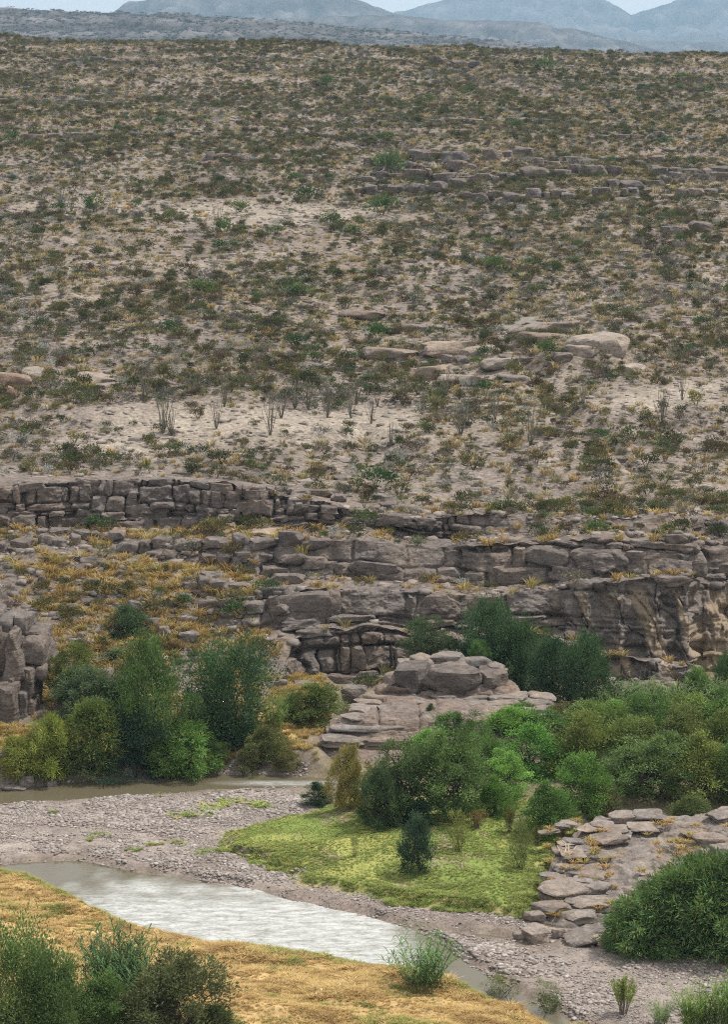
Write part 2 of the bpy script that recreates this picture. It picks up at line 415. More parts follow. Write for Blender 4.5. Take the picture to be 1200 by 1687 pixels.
PL['conifer'] = plant_set('conifer', 2, crown=dict(nclump=70, nleaf=8000, profile=cone(0.5), clump_r=0.05, leaf=(0.055, 0.007), up=0.7, flat=1.3), trunk=dict(n_main=3, r0=0.016, spread=0.05))
PL['sparse'] = plant_set('sparse', 2, crown=dict(nclump=55, nleaf=3200, profile=oval(0.42), clump_r=0.06, leaf=(0.05, 0.006), up=0.6, flat=1.4), trunk=dict(n_main=8, r0=0.010, base=0.08, spread=0.2))

PL['drape'] = plant_set('drape', 3, crown=dict(nclump=130, nleaf=15000, profile=dome(0.5), clump_r=0.05, leaf=(0.075, 0.0062), up=0.15, droop=0.25, flat=1.1, dead=.08), trunk=dict(n_main=6, r0=0.010))
def make_cane(seed, nst=70, leaves=15, lean=0.35, leaf_l=0.17, leaf_w=0.0085, base_r=0.3, hmin=0.55):
    rng = np.random.RandomState(seed); chains = []; LP, LD, LL, TT, LF = [], [], [], [], []
    RV, RQ, RT, o = [], [], [], 0
    for s in range(nst):
        th = rng.uniform(0, 6.283); r = base_r * math.sqrt(rng.rand()); b = np.array([r * math.cos(th), r * math.sin(th), 0])
        h = rng.uniform(hmin, 1.0) * (1 - 0.25 * (r / base_r) ** 2)
        le = np.array([math.cos(th), math.sin(th), 0]) * lean * rng.uniform(0, 1) * (0.3 + r / base_r) + rng.normal(size=3) * 0.05
        t = np.linspace(0, 1, 5)[:, None]
        pts = b + np.array([0, 0, h]) * t + le * np.array([1, 1, 0]) * h * t ** 1.8
        chains.append((pts, np.linspace(0.0048, 0.002, 5)))
        bright = rng.uniform(0.75, 1.25)
        for k in range(leaves):
            u = 0.15 + 0.85 * (k + rng.rand()) / leaves; i = min(int(u * 4), 3); f = u * 4 - i
            q = pts[i] * (1 - f) + pts[i + 1] * f
            a = rng.uniform(0, 6.283); out = np.array([math.cos(a), math.sin(a), 0]); Lf = leaf_l * rng.uniform(0.6, 1.3)
            sd = np.array([-math.sin(a), math.cos(a), 0]) * leaf_w * rng.uniform(0.7, 1.3)
            up0 = rng.uniform(0.5, 1.3); p1 = q + (out * 0.5 + np.array([0, 0, up0 * 0.45])) * Lf; p2 = p1 + (out * 0.55 + np.array([0, 0, rng.uniform(-0.45, 0.25)])) * Lf
            RV += [q - sd * .6, q + sd * .6, p1 + sd, p1 - sd, p2]
            RQ += [(o, o + 1, o + 2, o + 3), (o + 3, o + 2, o + 4, o + 4)]; o += 5
            c = bright * rng.uniform(0.8, 1.2); w = rng.uniform(-0.12, 0.12)
            RT += [(c * (1 + w), c, c * (1 - w))] * 5
    V = np.array(RV); T = np.array(RT); Q = np.array(RQ)
    q4 = Q[0::2]; t3 = Q[1::2][:, :3]
    tri = np.concatenate([q4[:, [0, 1, 2]], q4[:, [0, 2, 3]], t3])
    leaves_m = mesh_np('cane_leaves', V, tri, M_LEAF, {'leaf_tint': T})
    sv, sf = tubes(chains, 3)
    return leaves_m, mesh_np('cane_stems', sv, sf, M_STEM)
PL['cane'] = [make_cane(3 + i, 95, 16, 0.45, 0.17, 0.0085, 0.32) for i in range(3)]
PL['reed'] = [make_cane(23 + i, 85, 12, 0.55, 0.15, 0.006, 0.26, 0.6) for i in range(2)]
PL['nearreed'] = [make_cane(43 + i, 46, 22, 0.75, 0.13, 0.0075, 0.22, 0.55) for i in range(2)]
def make_broom(seed):
    rng = np.random.RandomState(seed); chains = []; P = []; D = []
    for s in range(34):
        th = rng.uniform(0, 6.283); r = 0.12 * math.sqrt(rng.rand()); sprd = rng.uniform(0, 0.42)
        b = np.array([r * math.cos(th), r * math.sin(th), -0.02]); h = rng.uniform(0.65, 1.0)
        tip = np.array([math.cos(th) * sprd, math.sin(th) * sprd, h]); t = np.linspace(0, 1, 4)[:, None]
        pts = b + (tip - b) * t + np.array([0, 0, 0.04]) * np.sin(3.14 * t)
        chains.append((pts, np.linspace(0.008, 0.003, 4)))
        for k in range(60):
            u = 1 - 0.55 * rng.rand() ** 1.3
            P.append(b + (tip - b) * u + rng.normal(size=3) * 0.025); D.append((tip - b) + rng.normal(size=3) * 0.4)
    P = np.array(P); D = unit(np.array(D)); n = len(P)
    V, Q, T = leaf_quads(P, D, 0.07 * rng.uniform(0.6, 1.3, n), 0.009 * np.ones(n), rng, tint_of(n, rng, rng.uniform(0.8, 1.2, n)))
    sv, sf = tubes(chains, 3)
    return mesh_np('broom_crown', V, Q, M_LEAF, {'leaf_tint': T}), mesh_np('broom_stems', sv, sf, M_TWIG)
PL['broom'] = [make_broom(61), make_broom(62)]

# small desert plants, unit size
def desert_shrub(seed, mat, nl=110, ll=0.17, lw=0.035, prof=None, stems=9, vshape=0.6, name='shrub'):
    rng = np.random.RandomState(seed); P = []; D = []; B = []
    nb = 11
    for i in range(nb):
        th = rng.uniform(0, 6.283); r = rng.uniform(0.05, 0.42) ** 0.8; z = rng.uniform(0.35, 0.9) * (1.05 - r * 0.8)
        c = np.array([r * math.cos(th), r * math.sin(th), z * vshape + 0.16]); br = rng.uniform(0.7, 1.3)
        for k in range(nl // nb):
            of = rng.normal(size=3) * np.array([0.11, 0.11, 0.10]); P.append(c + of); D.append(unit(c * np.array([1, 1, .5]) + of * 2 + [0, 0, 0.35])); B.append(br)
    P = np.array(P); P[:, 2] = np.abs(P[:, 2]) + 0.01; D = unit(np.array(D) + rng.normal(size=(len(P), 3)) * 0.4); n = len(P)
    V, Q, T = leaf_quads(P, D, ll * rng.uniform(0.6, 1.4, n), lw * rng.uniform(0.7, 1.4, n), rng, tint_of(n, rng, np.array(B)))
    ch = []
    for s in range(stems):
        th = rng.uniform(0, 6.283); e = np.array([math.cos(th) * 0.34, math.sin(th) * 0.34, 0.6 * vshape + 0.2])
        ch.append((np.array([[0, 0, -0.08], e * 0.5, e]), [0.016, 0.012, 0.006]))
    sv, sf = tubes(ch, 3)
    Q2 = np.concatenate([Q, sf + len(V)])
    return mesh_np(name, np.concatenate([V, sv]), Q2, mat, {'leaf_tint': np.concatenate([T, np.tile([[1.3, 1.05, 1.0]], (len(sv), 1))])})
def grass_tuft(seed, mat, nb=40, h=1.0, spread=0.5, w=0.03, name='grass_tuft'):
    rng = np.random.RandomState(seed); V = []; Fq = []; T = []
    for i in range(nb):
        th = rng.uniform(0, 6.283); r = 0.28 * math.sqrt(rng.rand()); d = np.array([math.cos(th), math.sin(th), 0]); b = d * r
        L = h * rng.uniform(0.55, 1.0); s = spread * rng.uniform(0.3, 1.2); a2 = rng.uniform(0, 3.14); sd = np.array([math.cos(a2), math.sin(a2), 0]) * w
        p1 = b + d * s * 0.3 + [0, 0, L * 0.6]; p2 = b + d * s + [0, 0, L * rng.uniform(0.7, 1.0)]
        o = len(V); V += [b - sd, b + sd, p1 + sd * .8, p1 - sd * .8, p2]; c = rng.uniform(0.75, 1.2); wv = rng.uniform(-.08, .08)
        T += [(c * (1 + wv), c, c * (1 - wv))] * 5; Fq += [(o, o + 1, o + 2), (o, o + 2, o + 3), (o + 3, o + 2, o + 4)]
    V = np.array(V); V[:, 2] -= 0.03
    return mesh_np(name, V, np.array(Fq), mat, {'leaf_tint': np.array(T)})
def stone(seed, mat, sub=2, rough=0.28, flat=1.0, name='stone'):
    rng = np.random.RandomState(seed)
    n = {1: 3, 2: 5, 3: 9}[sub]
    V, Fq = cube_sphere(n)
    V = np.sign(V) * np.abs(V) ** 0.75
    V = V * (1 + rough * fbm(V[:, 0] * 1.1 + seed * 3.1, V[:, 1] * 1.1, V[:, 2] * 1.1, 3, seed)[:, None]); V[:, 2] *= flat
    V = chisel(V, seed, 8, 0.55, 0.95)
    return mesh_np(name, V, Fq, mat, smooth=(sub == 3))
def cube_sphere(n, m=None, k=None):
    """unit cube surface grid with n x m x k points per edge, welded; returned as directions on the cube [-1,1]"""
    m = m or n; k = k or n
    idx = {}; V = []; Fq = []
    def vid(a, b, c):
        key = (a, b, c)
        if key not in idx: idx[key] = len(V); V.append((a / (n - 1) * 2 - 1, b / (m - 1) * 2 - 1, c / (k - 1) * 2 - 1))
        return idx[key]
    for a in range(n - 1):
        for b in range(m - 1):
            for c, fl in ((0, 1), (k - 1, 0)):
                q = [vid(a, b, c), vid(a + 1, b, c), vid(a + 1, b + 1, c), vid(a, b + 1, c)]; Fq.append(q[::-1] if fl else q)
        for c in range(k - 1):
            for b, fl in ((0, 0), (m - 1, 1)):
                q = [vid(a, b, c), vid(a + 1, b, c), vid(a + 1, b, c + 1), vid(a, b, c + 1)]; Fq.append(q[::-1] if fl else q)
    for b in range(m - 1):
        for c in range(k - 1):
            for a, fl in ((0, 1), (n - 1, 0)):
                q = [vid(a, b, c), vid(a, b + 1, c), vid(a, b + 1, c + 1), vid(a, b, c + 1)]; Fq.append(q[::-1] if fl else q)
    return np.array(V), np.array(Fq)
def chisel(V, seed, n, lo, hi):
    """break pieces off along random planes"""
    rng = np.random.RandomState(seed * 13 + 1)
    for i in range(n):
        d = unit(rng.normal(size=3) * np.array([1, 1, 0.8])); h = rng.uniform(lo, hi) * (np.abs(d).sum() ** 0.62)
        e = np.maximum(0, V @ d - h); V = V - e[:, None] * d
    return V
def rock_block(seed, mat, rnd=0.35, rough=0.10, name='rock_block', dims=(12, 8, 8)):
    """weathered block in [-1,1]^3 with rounded edges, chips and a bedding crack"""
    V, Fq = cube_sphere(*dims)
    p = 14.0 - rnd * 16
    nr = (np.abs(V) ** p).sum(1) ** (1 / p)
    V = V / nr[:, None]
    V = chisel(V, seed, 16, 0.80 - 0.35 * rnd, 1.08)
    s = seed * 7.7
    d = fbm(V[:, 0] * 1.3 + s, V[:, 1] * 1.3, V[:, 2] * 1.3, 4, seed) * rough
    d2 = fbm(V[:, 0] * 0.6 + s, V[:, 1] * 0.6 + 9, V[:, 2] * 0.6, 2, seed + 5) * rough * 1.6
    V = V * (1 + d + d2)[:, None]
    V[:, 0] *= 1 + 0.12 * vnoise(V[:, 2] * 1.5 + s, seed)
    me = mesh_np(name, V, Fq, mat, smooth=True); me.set_sharp_from_angle(angle=math.radians(28))
    return me

CREO = [desert_shrub(100 + i, M_CREOSOTE, 330, 0.13, 0.026, vshape=0.65, name='creosote_bush') for i in range(6)]
GREY = [desert_shrub(200 + i, M_GREY, 260, 0.12, 0.026, vshape=0.42, stems=5, name='grey_shrub') for i in range(5)]
GRNS = [desert_shrub(300 + i, M_GREENSHRUB, 420, 0.11, 0.026, vshape=0.6, stems=4, name='green_shrub') for i in range(4)]
TUFT = [grass_tuft(400 + i, M_STRAW, 34, 0.8, 0.5, 0.035) for i in range(4)]
GOLD = [grass_tuft(420 + i, M_GOLD, 44, 0.8, 0.6, 0.035) for i in range(4)]
BLOCKS = [rock_block(500 + i, M_ROCK, 0.12 + 0.06 * (i % 5)) for i in range(14)]
PALEB = [rock_block(540 + i, M_ROCK_PALE, 0.45 + 0.06 * (i % 3), 0.14) for i in range(6)]
SLABS = [rock_block(560 + i, M_SLAB, 0.22 + 0.07 * (i % 4), 0.12) for i in range(10)]
BOULD = [rock_block(580 + i, M_ROCK, 0.42 + 0.06 * (i % 3), 0.12) for i in range(8)]
SCREE = [stone(600 + i, M_SCREE, 1, 0.3, 0.6) for i in range(6)]
DARKS = [stone(620 + i, M_DARKSTONE, 2, 0.25, 0.6) for i in range(6)]
PEBB = [stone(640 + i, M_PEBBLE, 1, 0.25, 0.55) for i in range(8)]
FARS = [desert_shrub(660 + i, M_FAR, 40, 0.35, 0.09, vshape=0.5, stems=2, name='far_scrub') for i in range(3)]
def ocotillo(seed):
    rng = np.random.RandomState(seed); ch = []
    for i in range(rng.randint(8, 13)):
        th = rng.uniform(0, 6.283); s = rng.uniform(0.05, 0.34); h = rng.uniform(0.7, 1.0); d = np.array([math.cos(th), math.sin(th), 0])
        t = np.linspace(0, 1, 5)[:, None]
        ch.append((d * s * t ** 0.8 + np.array([0, 0, h]) * t + rng.normal(size=(5, 3)) * 0.012 - np.array([0, 0, 0.03]) * (1 - t), np.linspace(0.013, 0.007, 5)))
    v, f = tubes(ch, 3); return mesh_np('ocotillo_stems', v, f, M_OCOT)
OCOT = [ocotillo(700 + i) for i in range(4)]

# ------------------------------------------------------------------ lofts (cliff, outcrops): image rows given a distance each
def loft(cols, px, rows_per, jit=None):
    """cols {px: [(py,Y)...]}; returns grid (nv,nu,3)"""
    ks = sorted(cols); K = len(cols[ks[0]])
    PY = np.stack([np.interp(px, ks, [cols[k][i][0] for k in ks]) for i in range(K)])
    YY = np.stack([np.interp(px, ks, [cols[k][i][1] for k in ks]) for i in range(K)])
    if jit:
        for i in range(1, K - 1):
            PY[i] += jit[0] * (vnoise(px / 70, (i // 2) * 7.1, 0, 900 + i // 2) + .5 * vnoise(px / 22, (i // 2) * 7.1, 0, 910 + i // 2))
            YY[i] += jit[1] * (vnoise(px / 90, ((i + 1) // 2) * 3.3, 0, 920 + (i + 1) // 2) + .5 * vnoise(px / 30, ((i + 1) // 2) * 3.3, 0, 930 + (i + 1) // 2))
    N = at_Y(px[None, :], PY, fixY(PY, YY))
    out = []
    for i in range(K - 1):
        t = np.linspace(0, 1, rows_per[i], endpoint=(i == K - 2))[:, None, None]
        out.append(N[i][None] * (1 - t) + N[i + 1][None] * t)
    return np.concatenate(out)
def grid_normals(P):
    a = np.gradient(P, axis=1); b = np.gradient(P, axis=0); return unit(np.cross(a, b))
def strata_disp(P, seed, layers, jm, steep, a_block=0.8, a_gap=0.75, a_noise=0.36):
    rng = np.random.RandomState(seed); X, Y, Z = P[..., 0], P[..., 1], P[..., 2]
    zz = Z + 0.45 * vnoise(X / 9.0, 3.3, 0, seed) + 0.12 * vnoise(X / 1.7, 1.3, 0, seed)
    fs = np.cumsum(rng.uniform(3.5, 13, 60)) - 90; zz = zz + rng.uniform(-0.55, 0.55, 61)[np.searchsorted(fs, X + 0.5 * vnoise(Z, 2, 0, seed))]
    u_ = rng.rand(60); bd = np.cumsum(layers[0] * 0.55 + (layers[1] * 1.15 - layers[0] * 0.55) * u_ ** 1.4) - 4.0
    li = np.searchsorted(bd, zz); lo = bd[np.clip(li - 1, 0, 59)]; hi = bd[np.clip(li, 0, 59)]
    dl = np.minimum(zz - lo, hi - zz)
    cell = np.zeros(X.shape, np.int64); dj = np.full(X.shape, 9.0)
    xx = X + 0.25 * vnoise(Z / 0.8, X / 5, 0, seed + 3)
    for k in np.unique(li):
        m = li == k; w = rng.uniform(jm[0], jm[1])
        jb = np.cumsum((0.25 + 2.0 * rng.rand(400) ** 1.6) * w) - 70
        ji = np.searchsorted(jb, xx[m]); d = np.minimum(xx[m] - jb[np.clip(ji - 1, 0, 399)], jb[np.clip(ji, 0, 399)] - xx[m])
        cell[m] = k * 1000 + ji; dj[m] = d
    cr = np.random.RandomState(seed + 9).rand(80000); br = cr[cell % 80000]; lr = np.random.RandomState(seed + 5).rand(100)[li % 100]; lr2 = np.clip(0.5 + vnoise(X / 3.0, li * 5.5, 0, seed + 8), 0, 1)
    gap = np.exp(-(dj / 0.12) ** 2) * (0.3 + 0.9 * cr[(cell * 7) % 80000]) + np.exp(-(dl / 0.13) ** 2) * (0.5 + 0.7 * lr2)
    nz = fbm(X / 1.3, Y / 1.3, Z / 0.9, 5, seed + 20, 0.55)
    d = a_block * (br - 0.5) + 0.5 * a_block * (lr - 0.5) - a_gap * np.minimum(gap, 1.2) + a_noise * nz
    return d * steep, cell
def blocks_from_cells(P, N, cell, steep, parent, meshes, seed, limit, min_px=9, keep=0.85, dep=0.55, prot=(0.05, 0.4), reject=None, color=None):
    rng = np.random.RandomState(seed); px, py = proj(P)
    seg = np.cumsum(np.diff((steep > 0.45).astype(int), axis=0, prepend=0) > 0, axis=0)
    keepv = (steep > 0.45).ravel(); c = (cell + seg * 1000000).ravel()[keepv]; uniq, inv = np.unique(c, return_inverse=True); n = np.bincount(inv)
    f = lambda a: np.bincount(inv, a.ravel()[keepv]) / n
    st = f(steep); mx = np.stack([f(P[..., i]) for i in range(3)], 1); nn = unit(np.stack([f(N[..., i]) for i in range(3)], 1))
    lo = np.full((len(uniq), 2), 1e9); hi = np.full((len(uniq), 2), -1e9)
    for j, a in enumerate((P[..., 0].ravel()[keepv], P[..., 2].ravel()[keepv])):
        np.minimum.at(lo[:, j], inv, a); np.maximum.at(hi[:, j], inv, a)
    ppx, ppy = f(px), f(py); w = hi[:, 0] - lo[:, 0]; h = hi[:, 1] - lo[:, 1]; k = 4340 / mx[:, 1]
    ok = (st > 0.5) & (ppx > -40) & (ppx < 1240) & (w * k > min_px) & (h * k > min_px) & (rng.rand(len(uniq)) < keep) & (w < 6) & (h < 3.2)
    if reject is not None: ok &= ~reject(ppx, ppy)
    idx = np.where(ok)[0]; idx = idx[np.argsort(-(w * h)[idx])][:limit]; made = 0
    for i in idx:
        nh = np.array([nn[i, 0], nn[i, 1], 0]); nh /= np.linalg.norm(nh) + 1e-9
        ang = math.atan2(nh[0], -nh[1]) * -1
        d = dep * rng.uniform(0.8, 1.4); pr = rng.uniform(*prot)
        loc = mx[i] - nh * (d - pr - 0.05)
        t = rng.uniform(0.92, 1.10); tw = rng.uniform(-0.02, 0.03)
        put('rock_block', meshes[rng.randint(len(meshes))], parent, loc=loc, rot=(rng.normal() * 0.03, rng.normal() * 0.03, -ang + rng.normal() * 0.10),
            scale=(w[i] * 0.5 * rng.uniform(0.92, 1.03) * (1 if rng.rand() < .5 else -1), d, h[i] * 0.5 * rng.uniform(0.9, 1.02)), color=(t * (1 + tw), t, t * (1 - tw)))
        made += 1
    return made

# ================================================================== LARGE STRUCTURE
# ---- base sheet to the horizon
bs = 9500.0
put('ground', mesh_np('ground', [(-bs, -150, -2.5), (bs, -150, -2.5), (bs, 14200, -2.5), (-bs, 14200, -2.5)], [(0, 1, 2, 3)], M_MOUNT, {'ground_color': np.tile([[0.22, 0.19, 0.16]], (4, 1))}), kind='structure')

# ---- the cliff (a loft; each column is (image row, distance) from foot to the brow)
CL = {
 0:    [(1240, 171.5), (1215, 172.5), (1085, 182), (1000, 190), (960, 193.5), (905, 200), (880, 203), (866, 205.8), (797, 206.8), (786, 212)],
 150:  [(1240, 172), (1215, 173), (1090, 182), (1000, 190), (960, 193.5), (910, 199.5), (884, 202.5), (868, 205.8), (795, 206.8), (786, 212)],
 300:  [(1240, 172), (1200, 174), (1110, 181), (1020, 189), (965, 193.2), (930, 198), (895, 199.5), (872, 205.0), (795, 206.1), (788, 212)],
 400:  [(1230, 172.5), (1190, 174), (1090, 186), (1050, 188.5), (985, 190.2), (950, 196.5), (890, 198.4), (870, 204.0), (803, 205.1), (793, 211)],
 500:  [(1180, 181), (1125, 187.5), (1042, 188.9), (1035, 189.8), (975, 190.9), (955, 196), (892, 197.6), (870, 203.5), (826, 204.3), (812, 211)],
 600:  [(1180, 182), (1120, 188), (1035, 189.3), (1029, 190.2), (970, 191.3), (950, 195.5), (890, 197), (872, 203.2), (848, 203.7), (832, 211)],
 700:  [(1180, 182), (1120, 188.5), (1050, 189.6), (1044, 190.5), (985, 191.5), (966, 194.4), (900, 196), (885, 199.9), (850, 200.6), (843, 206.5)],
 800:  [(1180, 182), (1120, 188.7), (1045, 189.8), (1039, 190.8), (985, 192), (970, 194.6), (900, 196), (885, 199.9), (848, 200.6), (844, 206.5)],
 900:  [(1180, 182), (1120, 188.3), (1045, 189.4), (1038, 190.4), (968, 191.5), (957, 193.5), (895, 195), (882, 198.7), (850, 200.2), (846, 206)],
 1000: [(1180, 181), (1120, 187.2), (1076, 188), (1070, 189.2), (966, 190.6), (960, 191.8), (888, 193.3), (880, 197), (855, 198.4), (850, 205)],
 1095: [(1180, 180), (1125, 186), (1090, 186.6), (1082, 188), (955, 189.6), (950, 190.6), (888, 192), (880, 195.5), (858, 197), (851, 204)],
 1138: [(1180, 180.5), (1122, 186.8), (1088, 187.3), (1082, 188.2), (957, 189.8), (951, 190.9), (889, 192.3), (880, 195.8), (858, 197.3), (851, 204)],
 1156: [(1180, 183.5), (1118, 190.2), (1085, 190.8), (1080, 191.6), (962, 193.4), (954, 194.6), (892, 196), (882, 198.5), (858, 199.8), (851, 204.6)],
 1220: [(1180, 184), (1118, 190.4), (1085, 191), (1080, 191.8), (962, 193.6), (954, 194.8), (892, 196.2), (882, 198.5), (858, 200), (851, 205)],
}
def wide(c, lo=-420, hi=1620):
    ks = sorted(c); c = dict(c); c[lo] = c[ks[0]]; c[hi] = c[ks[-1]]; return c
CL = wide(CL)
pxs = np.concatenate([np.linspace(-420, -30, 110)[:-1], np.linspace(-30, 1230, 900), np.linspace(1230, 1620, 110)[1:]])
CP = loft(CL, pxs, [12, 60, 10, 56, 14, 56, 16, 52, 20], (7.0, 0.75))
CP0 = CP.copy()
N0 = grid_normals(CP)
steep = sstep(0.22, 0.52, 1 - np.abs(N0[..., 2]))
cpx, cpy = proj(CP)
# massive buttress face on the lower right: few joints, vertical ribs and hollows
butt = sstep(880, 960, cpx) * sstep(955, 985, cpy) * (1 - sstep(1100, 1125, cpy))
d1, cell = strata_disp(CP, 3, (0.5, 1.7), (0.8, 3.1), steep, 0.8, 0.62)
rib = 0.9 * fbm(CP[..., 0] / 2.2, CP[..., 1] / 9, CP[..., 2] / 9.0, 3, 91) + 0.45 * fbm(CP[..., 0] / 1.0 + CP[..., 2] * 0.12, 0, CP[..., 2] / 3.0, 4, 95) - 0.35 * sstep(0.4, 0.9, np.abs(fbm(CP[..., 0] / 2.6 + CP[..., 2] * 0.2, 4, CP[..., 2] / 6.0, 2, 97))) * 1.6
crk = np.exp(-(fbm(CP[..., 0] / 1.6 + 0.35 * CP[..., 2], 7, CP[..., 2] / 3.2, 3, 99) / 0.05) ** 2)
disp = d1 * (1 - 0.6 * butt) + butt * (rib + 0.30 * fbm(CP[..., 0] / 0.5, 3, CP[..., 2] / 0.6, 4, 98) - 0.5 * crk) * steep
gentle = (1 - steep)
disp = disp + gentle * (0.35 * fbm(CP[..., 0] / 2.5, CP[..., 1] / 2.5, 0, 5, 33, 0.6) + 0.25 * np.maximum(0, vnoise(CP[..., 0] / 0.8, CP[..., 1] / 0.8, 0, 35)))
fade = np.ones(CP.shape[0]); fade[-6:] = np.linspace(1, 0, 6); disp = disp * fade[:, None]
Nh = N0 * np.array([1, 1, 0.55])
CP = CP + Nh * disp[..., None]
tint = butt * sstep(0.05, 0.45, fbm(CP[..., 0] / 1.5 + 0.25 * CP[..., 2], 0, CP[..., 2] / 7.0, 4, 71)) * 0.9
tint = np.maximum(tint, gentle * 0.25 * sstep(-.2, .5, fbm(CP[..., 0] / 3, CP[..., 1] / 3, 0, 3, 73)))
cliff = put('cliff', mesh_np('cliff', CP.reshape(-1, 3), grid_faces(*CP.shape[:2]), M_ROCK, {'rock_tint': tint.ravel()}, smooth=False), kind='structure', label='grey brown layered limestone cliff above the river')
N1 = grid_normals(CP0)
nblk = blocks_from_cells(CP, N1, cell, steep, cliff, BLOCKS, 5, 222, min_px=9, keep=0.80, dep=0.6, prot=(-0.12, 0.6), reject=lambda x, y: (x > 905) & (y > 960))

def cliff_at(qx, qy):
    i = np.argmin(((cpx - qx) ** 2 + (cpy - qy) ** 2).ravel()); return CP.reshape(-1, 3)[i]
RB = np.random.RandomState(41)
for line, hpx in [([(-10, 905), (60, 900), (125, 897)], 17), ([(60, 884), (200, 890)], 15), ([(190, 908), (330, 902), (420, 898), (520, 902)], 20), ([(330, 926), (420, 922), (540, 930)], 16), ([(300, 972), (380, 968), (430, 975)], 22), ([(310, 1000), (390, 1004), (440, 1010)], 20), ([(120, 935), (190, 930)], 12), ([(330, 806), (450, 814), (560, 826)], 12), ([(420, 830), (540, 842), (690, 846)], 13), ([(560, 862), (700, 868)], 13)]:
    xs = [p[0] for p in line]; xq = xs[0]
    while xq < xs[-1]:
        w = RB.uniform(0.8, 2.8) * hpx; yq = np.interp(xq, xs, [p[1] for p in line]) + RB.normal() * 2; p = cliff_at(xq + w / 2, yq); k = F / (p[1] + 6); h = hpx * RB.uniform(.75, 1.15) / k
        t = RB.uniform(.85, 1.1)
        put('rock_block', BLOCKS[RB.randint(14)], cliff, loc=(p[0], p[1] + .35, p[2] + h * .25), rot=(0, RB.normal() * .05, RB.normal() * .2), scale=(w / k * .52, .75, h * .55), color=(t, t, t)); xq += w * RB.uniform(.95, 1.3)

# ---- the hillside
HC = np.array(sorted(CL)); HY0 = np.array([float(fixY(CL[k][9][0], CL[k][9][1])) for k in HC]); HP0 = np.array([CL[k][9][0] for k in HC])
def hill_z0(c): return HCAM - (np.interp(c, HC, HP0) - 100) * np.interp(c, HC, HY0) / F
def ridge_py(c): return np.interp(c, [-420, 0, 300, 600, 800, 1000, 1200, 1620], [60, 65, 71, 79, 83, 91, 96, 102])
YR = 700.0
def ledge_steps(X, Y, z):
    """rock benches: the slope is cut into low uneven steps"""
    w = sstep(-0.15, 0.5, fbm(X / 40, Y / 60, 0, 3, 141)); st = 2.6
    q = z / st + 0.35 * vnoise(X / 30, Y / 50, 0, 143); f = q - np.floor(q)
    return w * st * 0.45 * (sstep(0.35, 0.62, f) - f)
def gully(X, Y):
    """dry washes running down the slope: 1 in the bed"""
    n = fbm(X / 30 + 0.5 * vnoise(X / 60, Y / 45, 0, 161), Y / 130, 0, 3, 163); return np.exp(-(n / 0.07) ** 2)
def hill_pt(c, Y):
    c = np.asarray(c, float); Y = np.asarray(Y, float)
    Y0 = np.interp(c, HC, HY0); z0 = hill_z0(c); zr = HCAM - (ridge_py(c) - 100) * YR / F
    t = (Y - Y0) / (YR - Y0); tc = np.clip(t, 0, 1)
    zl = z0 + (zr - z0) * tc
    zl = np.where(t > 1, zr - (Y - YR) * 0.12 * np.clip((Y - YR) / 60, 0, 1), zl)
    D = Y * cp + (HCAM - zl) * sp
    X = (c - CX) / F * D
    a = sstep(0, 0.05, t)
    z = zl + a * (1.3 * fbm(X / 34, Y / 55, 0, 3, 51) * (0.5 + 0.5 * tc) + 0.22 * fbm(X / 6, Y / 8, 0, 3, 55))
    def b(cx, cy, rx, ry, h): return h * np.exp(-((X - cx) / rx) ** 2 - ((Y - cy) / ry) ** 2)
    z = z + a * (b(-13, 356, 17, 16, 1.9) + b(16, 266, 8, 8, 1.3) + b(24, 272, 6, 7, 1.2) - b(14, 330, 7, 40, 1.0) + b(-32, 250, 6, 10, 0.9) + b(36, 420, 22, 26, 1.6))
    z = z - a * 0.9 * gully(X, Y) * (1 - sstep(.85, .97, t))
    z = z + a * ledge_steps(X, Y, z) * (1 - 0.6 * sstep(0.9, 1.0, t))
    return np.stack([X, Y * np.ones_like(X), z], -1)
hc = np.linspace(-420, 1620, 430)
hv = np.concatenate([np.linspace(0, 0.30, 220)[:-1], np.linspace(0.30, 1.0, 320), 1 + np.linspace(0.01, 0.6, 30)])
C2, V2 = np.meshgrid(hc, hv)
Y2 = np.interp(C2, HC, HY0); Y2 = Y2 + V2 * (YR - Y2)
HP = hill_pt(C2, Y2)
HPX, HPY = proj(HP)
# where the slope is bare (pale sandy gravel), measured over the land
def bare(px, py):
    e = lambda x, y, a, b: np.exp(-(((px - x) / a) ** 2 + ((py - y) / b) ** 2) ** 1.5)
    k = e(440, 352, 210, 22) + e(150, 330, 120, 25) * .6 + e(330, 692, 250, 30) + e(560, 710, 90, 22) + e(1110, 655, 120, 26) + e(640, 690, 80, 20) * .7 + e(890, 625, 160, 25) * .4 + e(100, 480, 130, 25) * .3 + e(1150, 640, 45, 9) + e(1100, 664, 60, 8) + e(1180, 628, 30, 8) + e(420, 420, 160, 20) * .3 + e(300, 440, 120, 18) * .3 + e(200, 735, 200, 18) * .5
    return np.clip(k, 0, 1)
bm = np.clip(bare(HPX, HPY) + 0.35 * fbm(HP[..., 0] / 5, HP[..., 1] / 9, 0, 3, 61), 0, 1)
gcol = lambda *c: np.array(c)
n1 = fbm(HP[..., 0] / 9, HP[..., 1] / 16, 0, 4, 63)[..., None]; n2 = fbm(HP[..., 0] / 2, HP[..., 1] / 3, 0, 4, 65)[..., None]
hcol = gcol(0.172, 0.143, 0.124) * (1 + 0.22 * n1) * (1 + 0.22 * n2)
tan = sstep(-.1, .7, fbm(HP[..., 0] / 14, HP[..., 1] / 20, 0, 3, 67))[..., None]
hcol = hcol * (1 - 0.6 * tan) + gcol(0.205, 0.167, 0.128) * 0.6 * tan
hcol = hcol * (1 - bm[..., None]) + gcol(0.272, 0.232, 0.19) * (1 + 0.10 * n2) * bm[..., None]
